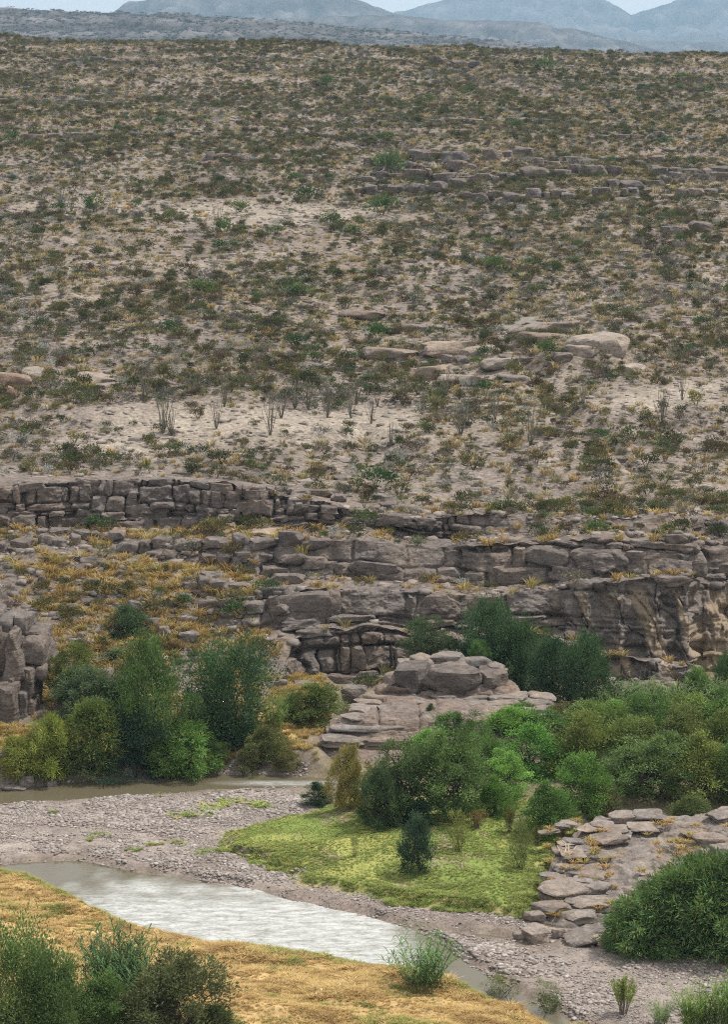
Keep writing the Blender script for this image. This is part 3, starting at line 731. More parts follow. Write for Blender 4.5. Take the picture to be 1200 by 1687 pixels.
up = sstep(330, 120, HPY)[..., None]
hcol = hcol * (1 - 0.45 * up) + gcol(0.215, 0.175, 0.14) * 0.45 * up
put('hillside', mesh_np('hillside', HP.reshape(-1, 3), grid_faces(*HP.shape[:2]), M_HILL, {'ground_color': np.clip(hcol, 0.03, .8).reshape(-1, 3)}, smooth=True), kind='structure', label='long desert slope of tan gravel rising to the skyline')
# lookup: image point -> hill point
_hpy = HPY[:540]; _tv = hv
def hill_at(px, py):
    u = np.clip((px + 420) / 2040 * 429, 0, 428.999); i = int(round(u))
    col = _hpy[:, i]; j = np.where(col <= py)[0]; v = hv[j[0]] if len(j) else 1.0
    Y0 = np.interp(px, HC, HY0); return hill_pt(np.array(px * 1.0), np.array(Y0 + v * (YR - Y0)))

# ---- far hills and mesas
def mountain(name, Y, crest, depth, foot, seed, amp, col, cliffband, label, nu=300, nv=70):
    ks = [c[0] for c in crest]; px = np.linspace(-900, 2100, nu); py = np.interp(px, ks, [c[1] for c in crest])
    top = at_Y(px, py, Y); t = np.concatenate([np.linspace(-0.25, 0, 8)[:-1], np.linspace(0, 1, nv - 7)])
    T, X = np.meshgrid(t, top[:, 0], indexing='ij'); zt = np.broadcast_to(top[:, 2], T.shape)
    prof = np.where(T < 0, 1 + T * 0.3, np.where(T < cliffband[0], 1 - cliffband[1] * T / cliffband[0], (1 - cliffband[1]) * (1 - (T - cliffband[0]) / (1 - cliffband[0])) ** 1.15))
    Z = foot + (zt - foot) * prof; Yg = Y - T * depth
    gl = fbm(X / (depth * 0.11), Yg / (depth * 0.5), 0, 4, seed); gs = fbm(X / (depth * 0.02), Yg / (depth * 0.03), 0, 5, seed + 7, 0.6)
    k = np.clip(T * 6, 0, 1) * np.clip((1 - T) * 4, 0.2, 1)
    Z = Z + amp * (0.55 * gl - 0.8 * np.abs(gl)) * k + amp * 0.22 * gs * np.clip(T * 12 + 0.25, 0, 1); Yg = Yg + depth * 0.06 * gl * k
    P = np.stack([X, Yg, Z], -1)
    bands = 0.5 + 0.5 * np.sin(Z / (abs(amp) * 0.10) + 2 * gl)
    c = np.array(col) * (1 + 0.45 * gs[..., None]) * (0.68 + 0.55 * bands[..., None])
    put(name, mesh_np(name, P.reshape(-1, 3), grid_faces(*P.shape[:2])[:, ::-1], M_MOUNT, {'ground_color': np.clip(c, .03, .7).reshape(-1, 3)}, smooth=False), kind='structure', label=label)
    return P
MH = mountain('hill', 3400, [(-900, 18), (-100, 12), (0, 13), (100, 18), (300, 24), (430, 33), (560, 44), (700, 57), (800, 66), (880, 76), (960, 86), (1060, 96), (1200, 106), (2100, 125)], 1150, 8, 201, 24, (0.085, 0.078, 0.076), (0.1, 0.10), 'scrubby blue grey hill just beyond the desert slope', 420, 110)
mountain('mesa', 6200, [(-900, 55), (300, 38), (480, 30), (600, 25), (650, 25), (700, 28), (730, 33), (850, 35), (890, 37), (918, 46), (950, 47), (1000, 60), (1060, 75), (1120, 88), (1300, 110), (2100, 130)], 1600, 0, 221, 48, (0.085, 0.08, 0.08), (0.08, 0.30), 'flat topped grey mesa beyond the nearer hill', 420, 90)
mountain('mountain', 7800, [(-900, 80), (100, 40), (190, 16), (214, 4), (250, -6), (400, -25), (540, -14), (595, 0), (640, 21), (700, 36), (900, 60), (2100, 110)], 2300, 0, 241, 108, (0.085, 0.08, 0.08), (0.08, 0.25), 'hazy grey blue mountain rising behind the hill')
mountain('mountain', 12500, [(-900, 80), (500, 50), (640, 24), (700, 8), (760, -8), (850, -22), (960, -12), (996, 0), (1043, 24), (1080, 12), (1130, -3), (1250, -18), (1600, 10), (2100, 40)], 3600, 0, 261, 135, (0.085, 0.08, 0.08), (0.10, 0.35), 'palest blue mountain range farthest away on the skyline', 420, 90)

# ---- valley floor
def poly(pts, z): return at_z(np.array([p[0] for p in pts]), np.array([p[1] for p in pts]), z)[:, :2]
def sdf(P, Q):
    """signed distance of points Q (n,2) to polygon P (negative inside)"""
    d = np.full(len(Q), 1e18); ins = np.zeros(len(Q), bool)
    for a, b in zip(P, np.roll(P, -1, 0)):
        e = b - a; w = Q - a; t = np.clip((w @ e) / (e @ e + 1e-12), 0, 1); r = w - t[:, None] * e; d = np.minimum(d, (r * r).sum(1))
        c = ((a[1] <= Q[:, 1]) != (b[1] <= Q[:, 1])) & (Q[:, 0] < (b[0] - a[0]) * (Q[:, 1] - a[1]) / (b[1] - a[1] + 1e-12) + a[0]); ins ^= c
    return np.where(ins, -1, 1) * np.sqrt(d)
POLY = dict(
 near_river=poly([(-420, 1395), (0, 1425), (60, 1420), (135, 1418), (235, 1438), (420, 1464), (480, 1482), (560, 1500), (640, 1518), (700, 1540), (745, 1568), (785, 1596), (830, 1622), (880, 1650), (930, 1672), (1010, 1720), (1000, 1760), (940, 1760), (880, 1680), (770, 1632), (690, 1606), (600, 1586), (480, 1572), (390, 1560), (300, 1552), (235, 1535), (180, 1510), (120, 1482), (60, 1455), (0, 1440), (-420, 1440)], 0),
 far_river=poly([(-420, 1300), (0, 1302), (60, 1296), (110, 1289), (220, 1281), (340, 1276), (440, 1276), (540, 1282), (575, 1292), (560, 1299), (520, 1298), (400, 1303), (300, 1308), (200, 1315), (100, 1322), (0, 1328), (-420, 1360)], 0),
 puddle=poly([(690, 1531), (760, 1533), (830, 1542), (860, 1550), (800, 1551), (730, 1541)], 0),
 grass=poly([(365, 1372), (430, 1352), (500, 1335), (560, 1320), (640, 1320), (760, 1310), (900, 1320), (980, 1345), (930, 1400), (905, 1440), (890, 1480), (868, 1506), (800, 1500), (730, 1487), (660, 1485), (600, 1468), (500, 1452), (490, 1440), (430, 1415), (380, 1398)], 0.5),
 bank=poly([(-420, 1425), (0, 1438), (60, 1452), (120, 1480), (180, 1507), (235, 1532), (300, 1550), (390, 1558), (480, 1570), (600, 1590), (690, 1606), (770, 1632), (860, 1660), (940, 1676), (1000, 1692), (1040, 1760), (1040, 1900), (-420, 1900)], 0.25),
 thicket=poly([(500, 1335), (560, 1318), (640, 1335), (760, 1330), (900, 1340), (1000, 1345), (1200, 1350), (1620, 1400), (1620, 1060), (500, 1060), (480, 1240)], 0.8),
 leftbank=poly([(-420, 1292), (0, 1296), (60, 1290), (110, 1283), (220, 1276), (340, 1271), (440, 1271), (540, 1277), (560, 1240), (560, 1060), (-420, 1060)], 0.1),
 slab=poly([(870, 1520), (915, 1440), (960, 1380), (1020, 1340), (1120, 1335), (1250, 1340), (1620, 1340), (1620, 1560), (1250, 1580), (1010, 1560)], 0.5),
)
def soft(h, k): return sstep(0, k, h)
def valley_fields(Q):
    return {k: sdf(P, Q) for k, P in POLY.items()}
def valley_z(X, Y, S=None):
    Q = np.stack([np.ravel(X), np.ravel(Y)], 1); S = S or valley_fields(Q); x, y = Q[:, 0], Q[:, 1]
    wob = 0.35 * fbm(x / 1.6, y / 1.6, 0, 3, 301)
    z = 0.30 + 0.10 * fbm(x / 4, y / 4, 0, 4, 303) + 0.04 * fbm(x / 0.6, y / 0.6, 0, 2, 304)
    g = -S['grass'] + wob
    z = z + 0.38 * soft(g, 0.7) + 0.5 * soft(g, 7) + soft(g, 2.0) * (0.34 * fbm(x / 4.2, y / 4.2, 0, 3, 305))
    b = -S['bank'] + wob
    z = z + 0.28 * soft(b, 0.6) + 1.0 * soft(b, 12) + soft(b, 2.5) * (0.24 * fbm(x / 3.5, y / 2.6, 0, 4, 307))
    t = -S['thicket']; z = z + 0.35 * soft(t, 6)
    l = -S['leftbank'] + wob * 0.6; z = z + 0.75 * soft(l, 1.3) + 1.1 * soft(l, 14) + soft(l, 2) * 0.25 * fbm(x / 2, y / 2, 0, 3, 309)
    s = -S['slab']; k_ = soft(s, 1.5); z = z * (1 - k_) + 0.08 * k_
    w = np.minimum(S['near_river'], S['far_river']); w = np.minimum(w, S['puddle'] + 0.25) + 0.5 * wob
    z = np.minimum(z, np.where(w < 0.3, w * 0.30, 0.09 + (w - 0.3) * 0.9))
    return np.maximum(z, -0.9).reshape(np.shape(X))
def ground_at(px, py):
    z = 0.5
    for _ in range(8):
        p = at_z(px, py, z); z = 0.5 * z + 0.5 * float(valley_z(p[0:1], p[1:2])[0])
    p = at_z(px, py, z); p[2] = float(valley_z(p[0:1], p[1:2])[0]); return p
gx, gy = np.meshgrid(np.arange(-46, 46.01, 0.24), np.arange(100, 191, 0.24)); Qg = np.stack([gx.ravel(), gy.ravel()], 1)
SG = valley_fields(Qg); gz = valley_z(gx, gy, SG)
x, y = Qg[:, 0], Qg[:, 1]
def col(*c): return np.array(c)[None]
def blend(a, b, w): return a * (1 - w[:, None]) + b * w[:, None]
nA = fbm(x / 3, y / 3, 0, 4, 311); nB = fbm(x / 0.7, y / 0.7, 0, 3, 313); wv = 0.6 * nA + 0.3 * nB
wat = np.minimum(np.minimum(SG['near_river'], SG['far_river']), SG['puddle'])
vc = col(0.24, 0.203, 0.18) * (1 + 0.15 * nA[:, None] + 0.15 * nB[:, None])
mud = sstep(2.6, 0.2, wat + 1.5 * nA); vc = blend(vc, col(0.17, 0.135, 0.11) * (1 + .2 * nB[:, None]), mud * 0.85)
lowbar = sstep(0, 1, SG['near_river']) * sstep(3.2, 1.2, SG['near_river']) * (y < 150) * (x > -4); vc = blend(vc, col(0.20, 0.165, 0.145) + 0 * vc, lowbar * 0.6)
gw = sstep(-0.3, 0.7, -SG['grass'] + 0.9 * wv)
gcolr = blend(col(0.165, 0.215, 0.055) + 0 * vc, col(0.26, 0.265, 0.08) + 0 * vc, sstep(-.15, .5, fbm(x / 5, y / 5, 0, 3, 315)))
gcolr = blend(gcolr, col(0.25, 0.20, 0.14) + 0 * vc, sstep(0.55, 0.85, fbm(x / 2.3, y / 2.3, 0, 3, 317)))
gcolr = blend(gcolr, col(0.33, 0.27, 0.11) + 0 * vc, sstep(1.0, 0.1, -SG['grass'] + nA))
vc = blend(vc, gcolr, gw)
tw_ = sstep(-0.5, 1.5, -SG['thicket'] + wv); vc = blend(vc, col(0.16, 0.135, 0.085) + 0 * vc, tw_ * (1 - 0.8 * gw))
lw = sstep(-0.1, 0.6, -SG['leftbank'] + 0.3 * wv); vc = blend(vc, blend(col(0.17, 0.14, 0.11) + 0 * vc, col(0.36, 0.26, 0.11) + 0 * vc, sstep(-.2, .4, nA) * sstep(1.0, 3.0, -SG['leftbank'])), lw)
bw = sstep(-0.05, 0.4, -SG['bank'] + 0.3 * wv); vc = blend(vc, col(0.39, 0.275, 0.125) * (1 + 0.16 * nA[:, None] + .15 * nB[:, None]), bw)
egd = sstep(0.9, 0.2, -SG['bank'] + 0.5 * wv) * bw * sstep(-.1, .3, nA); vc = blend(vc, col(0.20, 0.22, 0.06) + 0 * vc, egd * 0.8)
sw = sstep(-0.2, 0.8, -SG['slab']); vc = blend(vc, col(0.27, 0.22, 0.16) + 0 * vc, sw)
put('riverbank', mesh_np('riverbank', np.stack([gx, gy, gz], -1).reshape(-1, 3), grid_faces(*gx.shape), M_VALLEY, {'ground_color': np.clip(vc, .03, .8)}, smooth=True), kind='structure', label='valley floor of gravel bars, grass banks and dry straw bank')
# ---- river
wx, wy = np.meshgrid(np.arange(-46, 46.01, 0.5), np.arange(100, 190, 0.5)); Qw = np.stack([wx.ravel(), wy.ravel()], 1); ppx, ppy = proj(np.stack([wx, wy, 0 * wx], -1))
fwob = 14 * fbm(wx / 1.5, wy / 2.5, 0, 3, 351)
sheen_zone = sstep(40, 240, ppx + fwob * 3) * sstep(770, 610, ppx) * sstep(1428, 1472, ppy - 0.10 * (ppx - 200) + 4 + fwob) 
sheen_zone = np.maximum(sheen_zone * 1.0, 0.9 * np.exp(-((ppx - 470) / 110) ** 2 - ((ppy - 1290) / 5) ** 2)); sheen_zone = np.maximum(sheen_zone, .5 * np.exp(-((ppx - 200) / 120) ** 2 - ((ppy - 1285) / 4) ** 2))  # where ripples strengthen and the painted sky reflection whitens the water
put('river', mesh_np('river', np.stack([wx, wy, 0 * wx], -1).reshape(-1, 3), grid_faces(*wx.shape), M_WATER, {'ripple_sheen': 0.12 + 0.88 * sheen_zone.ravel()}, smooth=True), kind='structure', label='shallow brown river bending past the gravel bar')
# ---- air
hz, nt, out = new_mat('haze_air'); g = G(nt); pv = g.n('ShaderNodeVolumePrincipled')
pv.inputs['Color'].default_value = (0.50, 0.755, 1.0, 1); pv.inputs['Density'].default_value = 0.75e-4; pv.inputs['Anisotropy'].default_value = 0.0
g.l(pv.outputs[0], out.inputs['Volume'])
B = [(-10000, -190, -3.5), (10000, -190, -3.5), (10000, 14500, -3.5), (-10000, 14500, -3.5)]; B += [(a, b, 620.0) for a, b, _ in B]
hzo = put('haze', mesh_np('haze', B, [(0, 3, 2, 1), (4, 5, 6, 7), (0, 1, 5, 4), (1, 2, 6, 5), (2, 3, 7, 6), (3, 0, 4, 7)], hz), kind='stuff', label='thin blue air over the desert')

# ================================================================== OBJECTS: rock outcrops
def tcol(rng, a=0.85, b=1.15, tw=0.05):
    t = rng.uniform(a, b); w = rng.uniform(-tw, tw); return (t * (1 + w), t, t * (1 - w))
R = np.random.RandomState(77)
# central dome of bedded rock with block cap
OC = {
 488: [(1300, 164.5), (1268, 166.8), (1262, 167.4), (1260, 167.8), (1258, 168.2), (1257, 168.6), (1256, 169), (1275, 174)],
 515: [(1300, 164.5), (1268, 166.8), (1250, 168), (1238, 168.8), (1230, 169.5), (1226, 170), (1222, 170.6), (1250, 178)],
 540: [(1300, 164), (1272, 166.2), (1238, 168.2), (1205, 169.8), (1192, 171.4), (1188, 172), (1186, 172.6), (1225, 182)],
 600: [(1305, 163.5), (1275, 165.6), (1225, 168.2), (1180, 170.6), (1164, 173.5), (1160, 174), (1156, 174.8), (1190, 187)],
 645: [(1305, 163.5), (1275, 165.6), (1220, 168.2), (1172, 170.8), (1148, 174.6), (1125, 175.2), (1105, 176.6), (1160, 187)],
 700: [(1305, 163.5), (1275, 165.6), (1222, 168), (1172, 170.6), (1148, 174.6), (1108, 175.4), (1083, 178.6), (1150, 187)],
 760: [(1305, 163.5), (1275, 165.6), (1222, 168), (1172, 170.6), (1148, 174.6), (1108, 175.4), (1082, 178.6), (1150, 187)],
 830: [(1305, 163.5), (1275, 165.6), (1225, 168), (1175, 170.6), (1149, 174.6), (1118, 175.6), (1100, 178.2), (1155, 187)],
 860: [(1305, 163.5), (1275, 165.6), (1225, 168), (1178, 170.6), (1152, 174.6), (1146, 175.6), (1142, 177), (1170, 186)],
 905: [(1305, 163.5), (1275, 165.6), (1232, 168), (1185, 170.8), (1160, 174.4), (1158, 175), (1156, 176), (1185, 185)],
 945: [(1305, 163.5), (1280, 165.6), (1262, 167), (1240, 169), (1225, 171), (1222, 172), (1220, 173), (1240, 180)],
}
ox = np.linspace(488, 945, 300)
OP = loft(OC, ox, [8, 40, 46, 34, 26, 20, 14]); ON = grid_normals(OP); ost = sstep(0.10, 0.6, 1 - np.abs(ON[..., 2]))
od, ocell = strata_disp(OP, 15, (0.35, 0.95), (2.2, 5.5), 0.45 + 0.55 * ost, 0.42, 0.62, 0.26)
opx, opy = proj(OP)
OPd = OP + ON * np.array([1, 1, 0.8]) * (od + 0.12 * fbm(OP[..., 0] / 0.9, OP[..., 1] / 0.9, OP[..., 2] / 0.35, 4, 419))[..., None]
outc = put('rock_outcrop', mesh_np('rock_outcrop', OPd.reshape(-1, 3), grid_faces(*OP.shape[:2]), M_SLAB, smooth=False), label='stepped rock dome with a blocky cap standing between river and cliff', cat='rock outcrop', color=(0.86, 0.80, 0.77))
def face_block(parent, x0, x1, y0, y1, Y, dep, me, rng, tilt=0.0, color=None, name='rock_block', front=0.3):
    """block whose front fills image box x0..x1, y0..y1 at distance Y"""
    k = F / (Y * cp + (HCAM) * sp * .95); p = at_Y((x0 + x1) / 2, (y0 + y1) / 2, fixY((y0 + y1) / 2, Y)); w = (x1 - x0) / k; h = (y1 - y0) / k
    return put(name, me, parent, loc=(p[0], p[1] + dep - front, p[2]), rot=(rng.normal() * .03, tilt, rng.normal() * .10), scale=(w / 2 * (1 if rng.rand() < .5 else -1), dep, h / 2), color=color or tcol(rng))
for (a, b, c, d, Y) in [(650, 706, 1102, 1148, 175.0), (698, 795, 1106, 1148, 174.6), (785, 838, 1110, 1147, 175.0)]:
    face_block(outc, a, b, c, d, Y, 1.5, BLOCKS[R.randint(14)], R, color=tcol(R, 0.8, 0.92), front=.3)
for (a, b, c, d, Y) in [(672, 715, 1084, 1103, 177.4), (712, 765, 1080, 1100, 178.0), (760, 812, 1088, 1106, 177.5), (655, 690, 1094, 1106, 176.5), (800, 832, 1098, 1112, 176.8)]:
    face_block(outc, a, b, c, d, Y, 1.1, SLABS[R.randint(10)], R, color=tcol(R, 0.8, 1.0), front=.2)
x = 600
for row, (yy, Y0_) in enumerate([(1153, 174.2), (1163, 173.2), (1174, 171.8), (1188, 170.4), (1204, 169.4), (1224, 168.2)]):
    x = 592 - row * 14 + R.randint(0, 20)
    while x < 890 + row * 8:
        w = R.randint(38, 92) * (1 + (row > 2) * .6); face_block(outc, x, min(x + w, 912), yy - 6, yy + 6, Y0_ + (0.6 if x > 850 else 0), 1.0, SLABS[R.randint(10)], R, color=tcol(R, 0.88, 1.05), front=.25); x += w + R.randint(0, 6)

# left tower of stacked blocks
tw = put('rock_tower', None, label='tall stack of cracked grey blocks at the left edge above the river', cat='rock outcrop', loc=tuple(at_Y(20, 1215, fixY(1215, 173))))
bpy.context.view_layer.update()
def child(o):
    o.matrix_parent_inverse = o.parent.matrix_world.inverted(); return o
TB = [(-60, -8, 1120, 1222, 172.5), (-14, 34, 1128, 1224, 172), (26, 56, 1108, 1150, 173.8), (-50, 10, 1030, 1122, 174.5), (6, 40, 1075, 1122, 173.2), (12, 30, 1044, 1076, 173.3), (30, 76, 1052, 1104, 174.3), (-6, 22, 1020, 1048, 175), (20, 52, 1018, 1054, 175.6),
      (36, 58, 1100, 1128, 173.6), (44, 78, 1040, 1062, 175.4), (22, 44, 1140, 1196, 173.2), (-60, -20, 1000, 1040, 176), (50, 72, 1098, 1118, 174.2), (10, 30, 1116, 1132, 172.8), (36, 62, 1150, 1196, 173.9), (58, 80, 1062, 1092, 175), (-30, 4, 1008, 1030, 176), (0, 22, 1195, 1226, 171.9), (20, 46, 1196, 1222, 172.6), (-160, -50, 1010, 1224, 174)]
for (a, b, c, d, Y) in TB:
    child(face_block(tw, a - 1, b + 1, c - 2, d + 2, Y, 1.6, BLOCKS[R.randint(14)], R, tilt=R.normal() * .04, color=tcol(R, 0.86, 1.08, .02), front=.4))
bx = [(-200, 168), (-24.0, 174)]
# a core behind the blocks so no gap opens in the stack
V, Fq = cube_sphere(7); V = V / ((np.abs(V) ** 5).sum(1) ** .2)[:, None]
pc = at_Y(-40, 1120, fixY(1120, 176.4)); V = V * np.array([4.4, 1.9, 3.7]) * (1 + .06 * fbm(V[:, 0] * 3, V[:, 1] * 3, V[:, 2] * 3, 3, 5))[:, None] + pc
child(put('core', mesh_np('core', V, Fq, M_ROCK), tw, color=(0.8, 0.78, 0.76)))

# right slab outcrop: a bed of rock with flat slabs lying in steps
SC = {
 840:  [(1560, 134.6), (1535, 136.2), (1530, 136.5), (1525, 137.0), (1522, 137.6), (1540, 139)],
 880:  [(1565, 134.2), (1538, 135.6), (1515, 136.8), (1490, 138.8), (1478, 140.6), (1490, 142)],
 925:  [(1570, 133.8), (1540, 135.3), (1500, 137.2), (1440, 141.8), (1395, 145.2), (1390, 147)],
 980:  [(1575, 133.8), (1545, 135.0), (1505, 137.1), (1430, 142.4), (1352, 148.6), (1345, 151)],
 1050: [(1575, 133.8), (1548, 134.9), (1500, 137.5), (1420, 143.2), (1345, 149.2), (1342, 152)],
 1120: [(1575, 133.8), (1548, 134.9), (1495, 137.8), (1415, 143.6), (1348, 149.2), (1345, 152)],
 1200: [(1575, 133.8), (1548, 134.9), (1490, 138.2), (1405, 144), (1338, 149.8), (1335, 152)],
 1500: [(1575, 133.8), (1548, 134.9), (1490, 138.2), (1405, 144), (1338, 149.8), (1335, 152)],
}
sx_ = np.linspace(840, 1500, 300); SP = loft(SC, sx_, [8, 36, 70, 70, 16]); SN = grid_normals(SP)
sd_, _c = strata_disp(SP, 25, (0.20, 0.42), (1.0, 3.5), np.ones(SP.shape[:2]), 0.10, 0.16, 0.10)
_zz = SP[..., 2] + 0.25 * fbm(SP[..., 0] / 3.0, SP[..., 1] / 3.0, 0, 4, 433); _q = _zz / 0.27; _f = _q - np.floor(_q)
SP = SP + np.array([0, 0, 1.0]) * (0.27 * (sstep(0.55, 0.8, _f) - _f) * 0.95)[..., None]
SPd = SP + np.array([0, 0, 1.0]) * (sd_ + 0.10 * fbm(SP[..., 0] / 2, SP[..., 1] / 2, 0, 4, 431))[..., None]
slab = put('slab_outcrop', mesh_np('slab_outcrop', SPd.reshape(-1, 3), grid_faces(*SP.shape[:2]), M_SLAB, smooth=False), label='pale flat rock slabs stepping down to the river bar at the right', cat='rock outcrop')
SFY = lambda px, py: float(fixY(py, np.interp(-py, [-y_ for y_ in [1548, 1500, 1420, 1345]], [134.9, 137.4, 142.8, 149.2])))
SLB = [(895, 975, 1452, 1478), (962, 1015, 1450, 1478), (885, 945, 1482, 1512), (940, 1010, 1478, 1500), (985, 1050, 1488, 1508), (930, 985, 1500, 1520), (902, 935, 1440, 1456), (915, 950, 1420, 1440), (948, 1000, 1434, 1450), (925, 970, 1402, 1416), (958, 1010, 1400, 1412), (930, 965, 1380, 1396), (975, 1030, 1374, 1388), (975, 1012, 1352, 1368), (1010, 1050, 1336, 1354), (1045, 1098, 1334, 1356), (1000, 1040, 1360, 1372), (1035, 1090, 1358, 1370), (1085, 1120, 1390, 1412), (1100, 1150, 1402, 1420), (1040, 1075, 1452, 1470), (1050, 1100, 1424, 1440), (1000, 1050, 1466, 1480), (1150, 1200, 1370, 1400), (1170, 1230, 1330, 1350), (1110, 1160, 1420, 1440), (910, 940, 1396, 1408), (1060, 1110, 1376, 1386), (1000, 1045, 1412, 1424), (890, 915, 1468, 1484), (868, 900, 1498, 1522), (1180, 1240, 1385, 1425)]
for (a, b, c, d) in [q_ for q_ in SLB if q_[0] < 985 or q_[2] < 1372 or q_[0] > 1100]:
    Y = SFY((a + b) / 2, (c + d) / 2 + 3); p = at_Y((a + b) / 2, (c + d) / 2, Y); k = F / (Y + 7); w = (b - a) / k; h = (d - c) / k
    put('rock_slab', SLABS[R.randint(10)], slab, loc=(p[0], p[1] + 0.35, p[2] - 0.12), rot=(0.10 + R.normal() * .03, R.normal() * .05, R.normal() * .25), scale=(w * .54, max(0.4, w * 0.36), h * 0.27 + 0.04), color=tcol(R, 0.82, 1.1))
for i in range(40):
    a = R.uniform(905, 1215); c = R.uniform(1350, 1520)
    if c > 1500 - (a - 900) * 0.1 or a < 1015 - (c - 1350) * .45 - 40 and False: continue
    Y = SFY(a, c); p = at_Y(a, c, Y); w = R.uniform(0.25, 0.75)
    put('rock_slab', SLABS[R.randint(10)], slab, loc=(p[0], p[1], p[2] - 0.02), rot=(0.10, R.normal() * .05, R.uniform(-.5, .5)), scale=(w, w * R.uniform(.45, .8), R.uniform(.06, .12)), color=tcol(R, 0.85, 1.15))

# boulders at the water's edge and other single boulders
def boulder(px, py, w, h, label, group=None, mesh=None, Y=None, color=None, surf=None, name='boulder', dep=0.8):
    p = surf if surf is not None else (ground_at(px, py) if Y is None else at_Y(px, py, fixY(py, Y)))
    k = F / (p[1] * cp + (HCAM - p[2]) * sp)
    return put(name, mesh or BOULD[R.randint(8)], None, label, 'boulder', group, loc=(p[0], p[1], p[2] + h / k * .26), rot=(R.normal() * .08, R.normal() * .08, R.uniform(-.4, .4)), scale=(w / k / 2, w / k / 2 * dep, h / k / 2), color=color or tcol(R, 0.95, 1.2))
boulder(884, 1549, 48, 30, 'squarish grey boulder at the gravel edge below the rock slabs', mesh=SLABS[3])
boulder(922, 1545, 22, 20, 'small boulder wedged against the right side of the squarish one', mesh=SLABS[5])
boulder(958, 1555, 56, 20, 'long low grey boulder lying at the edge of the wet gravel', mesh=SLABS[7])
boulder(858, 1546, 24, 14, 'low dark boulder left of the squarish boulder by the bar', mesh=SLABS[1])
boulder(45, 1297, 22, 24, 'upright dark rock at the water edge below the yellow green bush')
boulder(20, 1300, 40, 8, 'flat pale rock lying in the shallow water at the left')
boulder(85, 1296, 16, 14, 'small dark rock at the waterline right of the upright one')
boulder(6, 1262, 34, 30, 'rounded grey rock under the grassy ledge at the left edge')
boulder(212, 1282, 22, 30, 'pale upright rock at the foot of the dark left bank shrub')
boulder(470, 1130, 44, 30, 'big angular boulder at the foot of the cliff behind the reeds', Y=187)
boulder(500, 1140, 55, 24, 'flat topped pale boulder behind the round green bush', Y=184)
boulder(585, 1150, 40, 26, 'dark square boulder just left of the rock dome', Y=180)
boulder(440, 1110, 26, 18, 'small pale boulder on the dry grass under the cliff', Y=187.5)
boulder(430, 885, 70, 18, 'pale slanting slab fallen on the ledge under the upper cliff band', mesh=SLABS[2], Y=201.5, color=(1.5, 1.4, 1.25))
boulder(196, 882, 20, 16, 'rusty tan rock lying on the ledge below the upper band', Y=203.0, color=(1.6, 1.3, 1.05))
boulder(330, 946, 12, 9, 'small white rock on the yellow grass slope', Y=196.0, color=(2.6, 2.5, 2.4))
# big pale rocks of the hill
def hill_rock(px, py, w, h, label, mesh=None, color=None):
    p = hill_at(px, py); w *= 1.2; p[2] -= h * .16 * p[1] / F; return boulder(px, py, w, h, label, mesh=mesh or PALEB[R.randint(6)], surf=p, color=color or tcol(R, .95, 1.1, .03))
hill_rock(742, 585, 74, 40, 'large pale boulder with dark cracks in the middle of the slope')
hill_rock(790, 588, 60, 26, 'low pale rock right of the cracked middle boulder', color=(.9, .88, .86))
hill_rock(988, 577, 80, 42, 'biggest tan dome of rock at the right of the slope')
hill_rock(957, 584, 48, 22, 'smooth tan boulder in front of the tan rock dome')
hill_rock(900, 566, 84, 26, 'wide brown boulder left of the tan dome', color=(.72, .68, .66))
hill_rock(850, 545, 120, 20, 'long flat pale ledge rock above the wide brown boulder', mesh=SLABS[4])
hill_rock(925, 542, 70, 18, 'flat pale rock above and left of the tan dome', mesh=SLABS[6])
hill_rock(705, 622, 62, 34, 'sloping pale boulder below the cracked one', color=(1, .95, .9))
hill_rock(765, 632, 60, 24, 'low tan rock right of the sloping pale boulder')
hill_rock(605, 523, 60, 18, 'grey flat boulder above the yellow grass streak', color=(.7, .66, .64))
hill_rock(640, 590, 60, 22, 'pale grey boulder left of the cracked middle boulder', color=(.85, .8, .77))
hill_rock(820, 602, 40, 16, 'small pale rock under the brown boulder')
hill_rock(20, 640, 42, 34, 'rounded reddish boulder near the left edge of the slope', color=(.86, .74, .68))
hill_rock(8, 656, 34, 28, 'second reddish boulder cut by the left edge', color=(.9, .76, .68))
hill_rock(50, 622, 44, 24, 'pale boulder up behind the reddish ones')
hill_rock(160, 628, 50, 20, 'low pale rock right of the reddish boulders')
hill_rock(660, 545, 70, 20, 'grey low ledge rock under the yellow grass streak', mesh=SLABS[8], color=(.8, .76, .74))
hill_rock(1040, 612, 40, 16, 'small white rock below the tan dome', color=(1.2, 1.2, 1.2))
hill_rock(850, 628, 44, 14, 'flat pale stone on gravel below the brown boulder', mesh=SLABS[5])

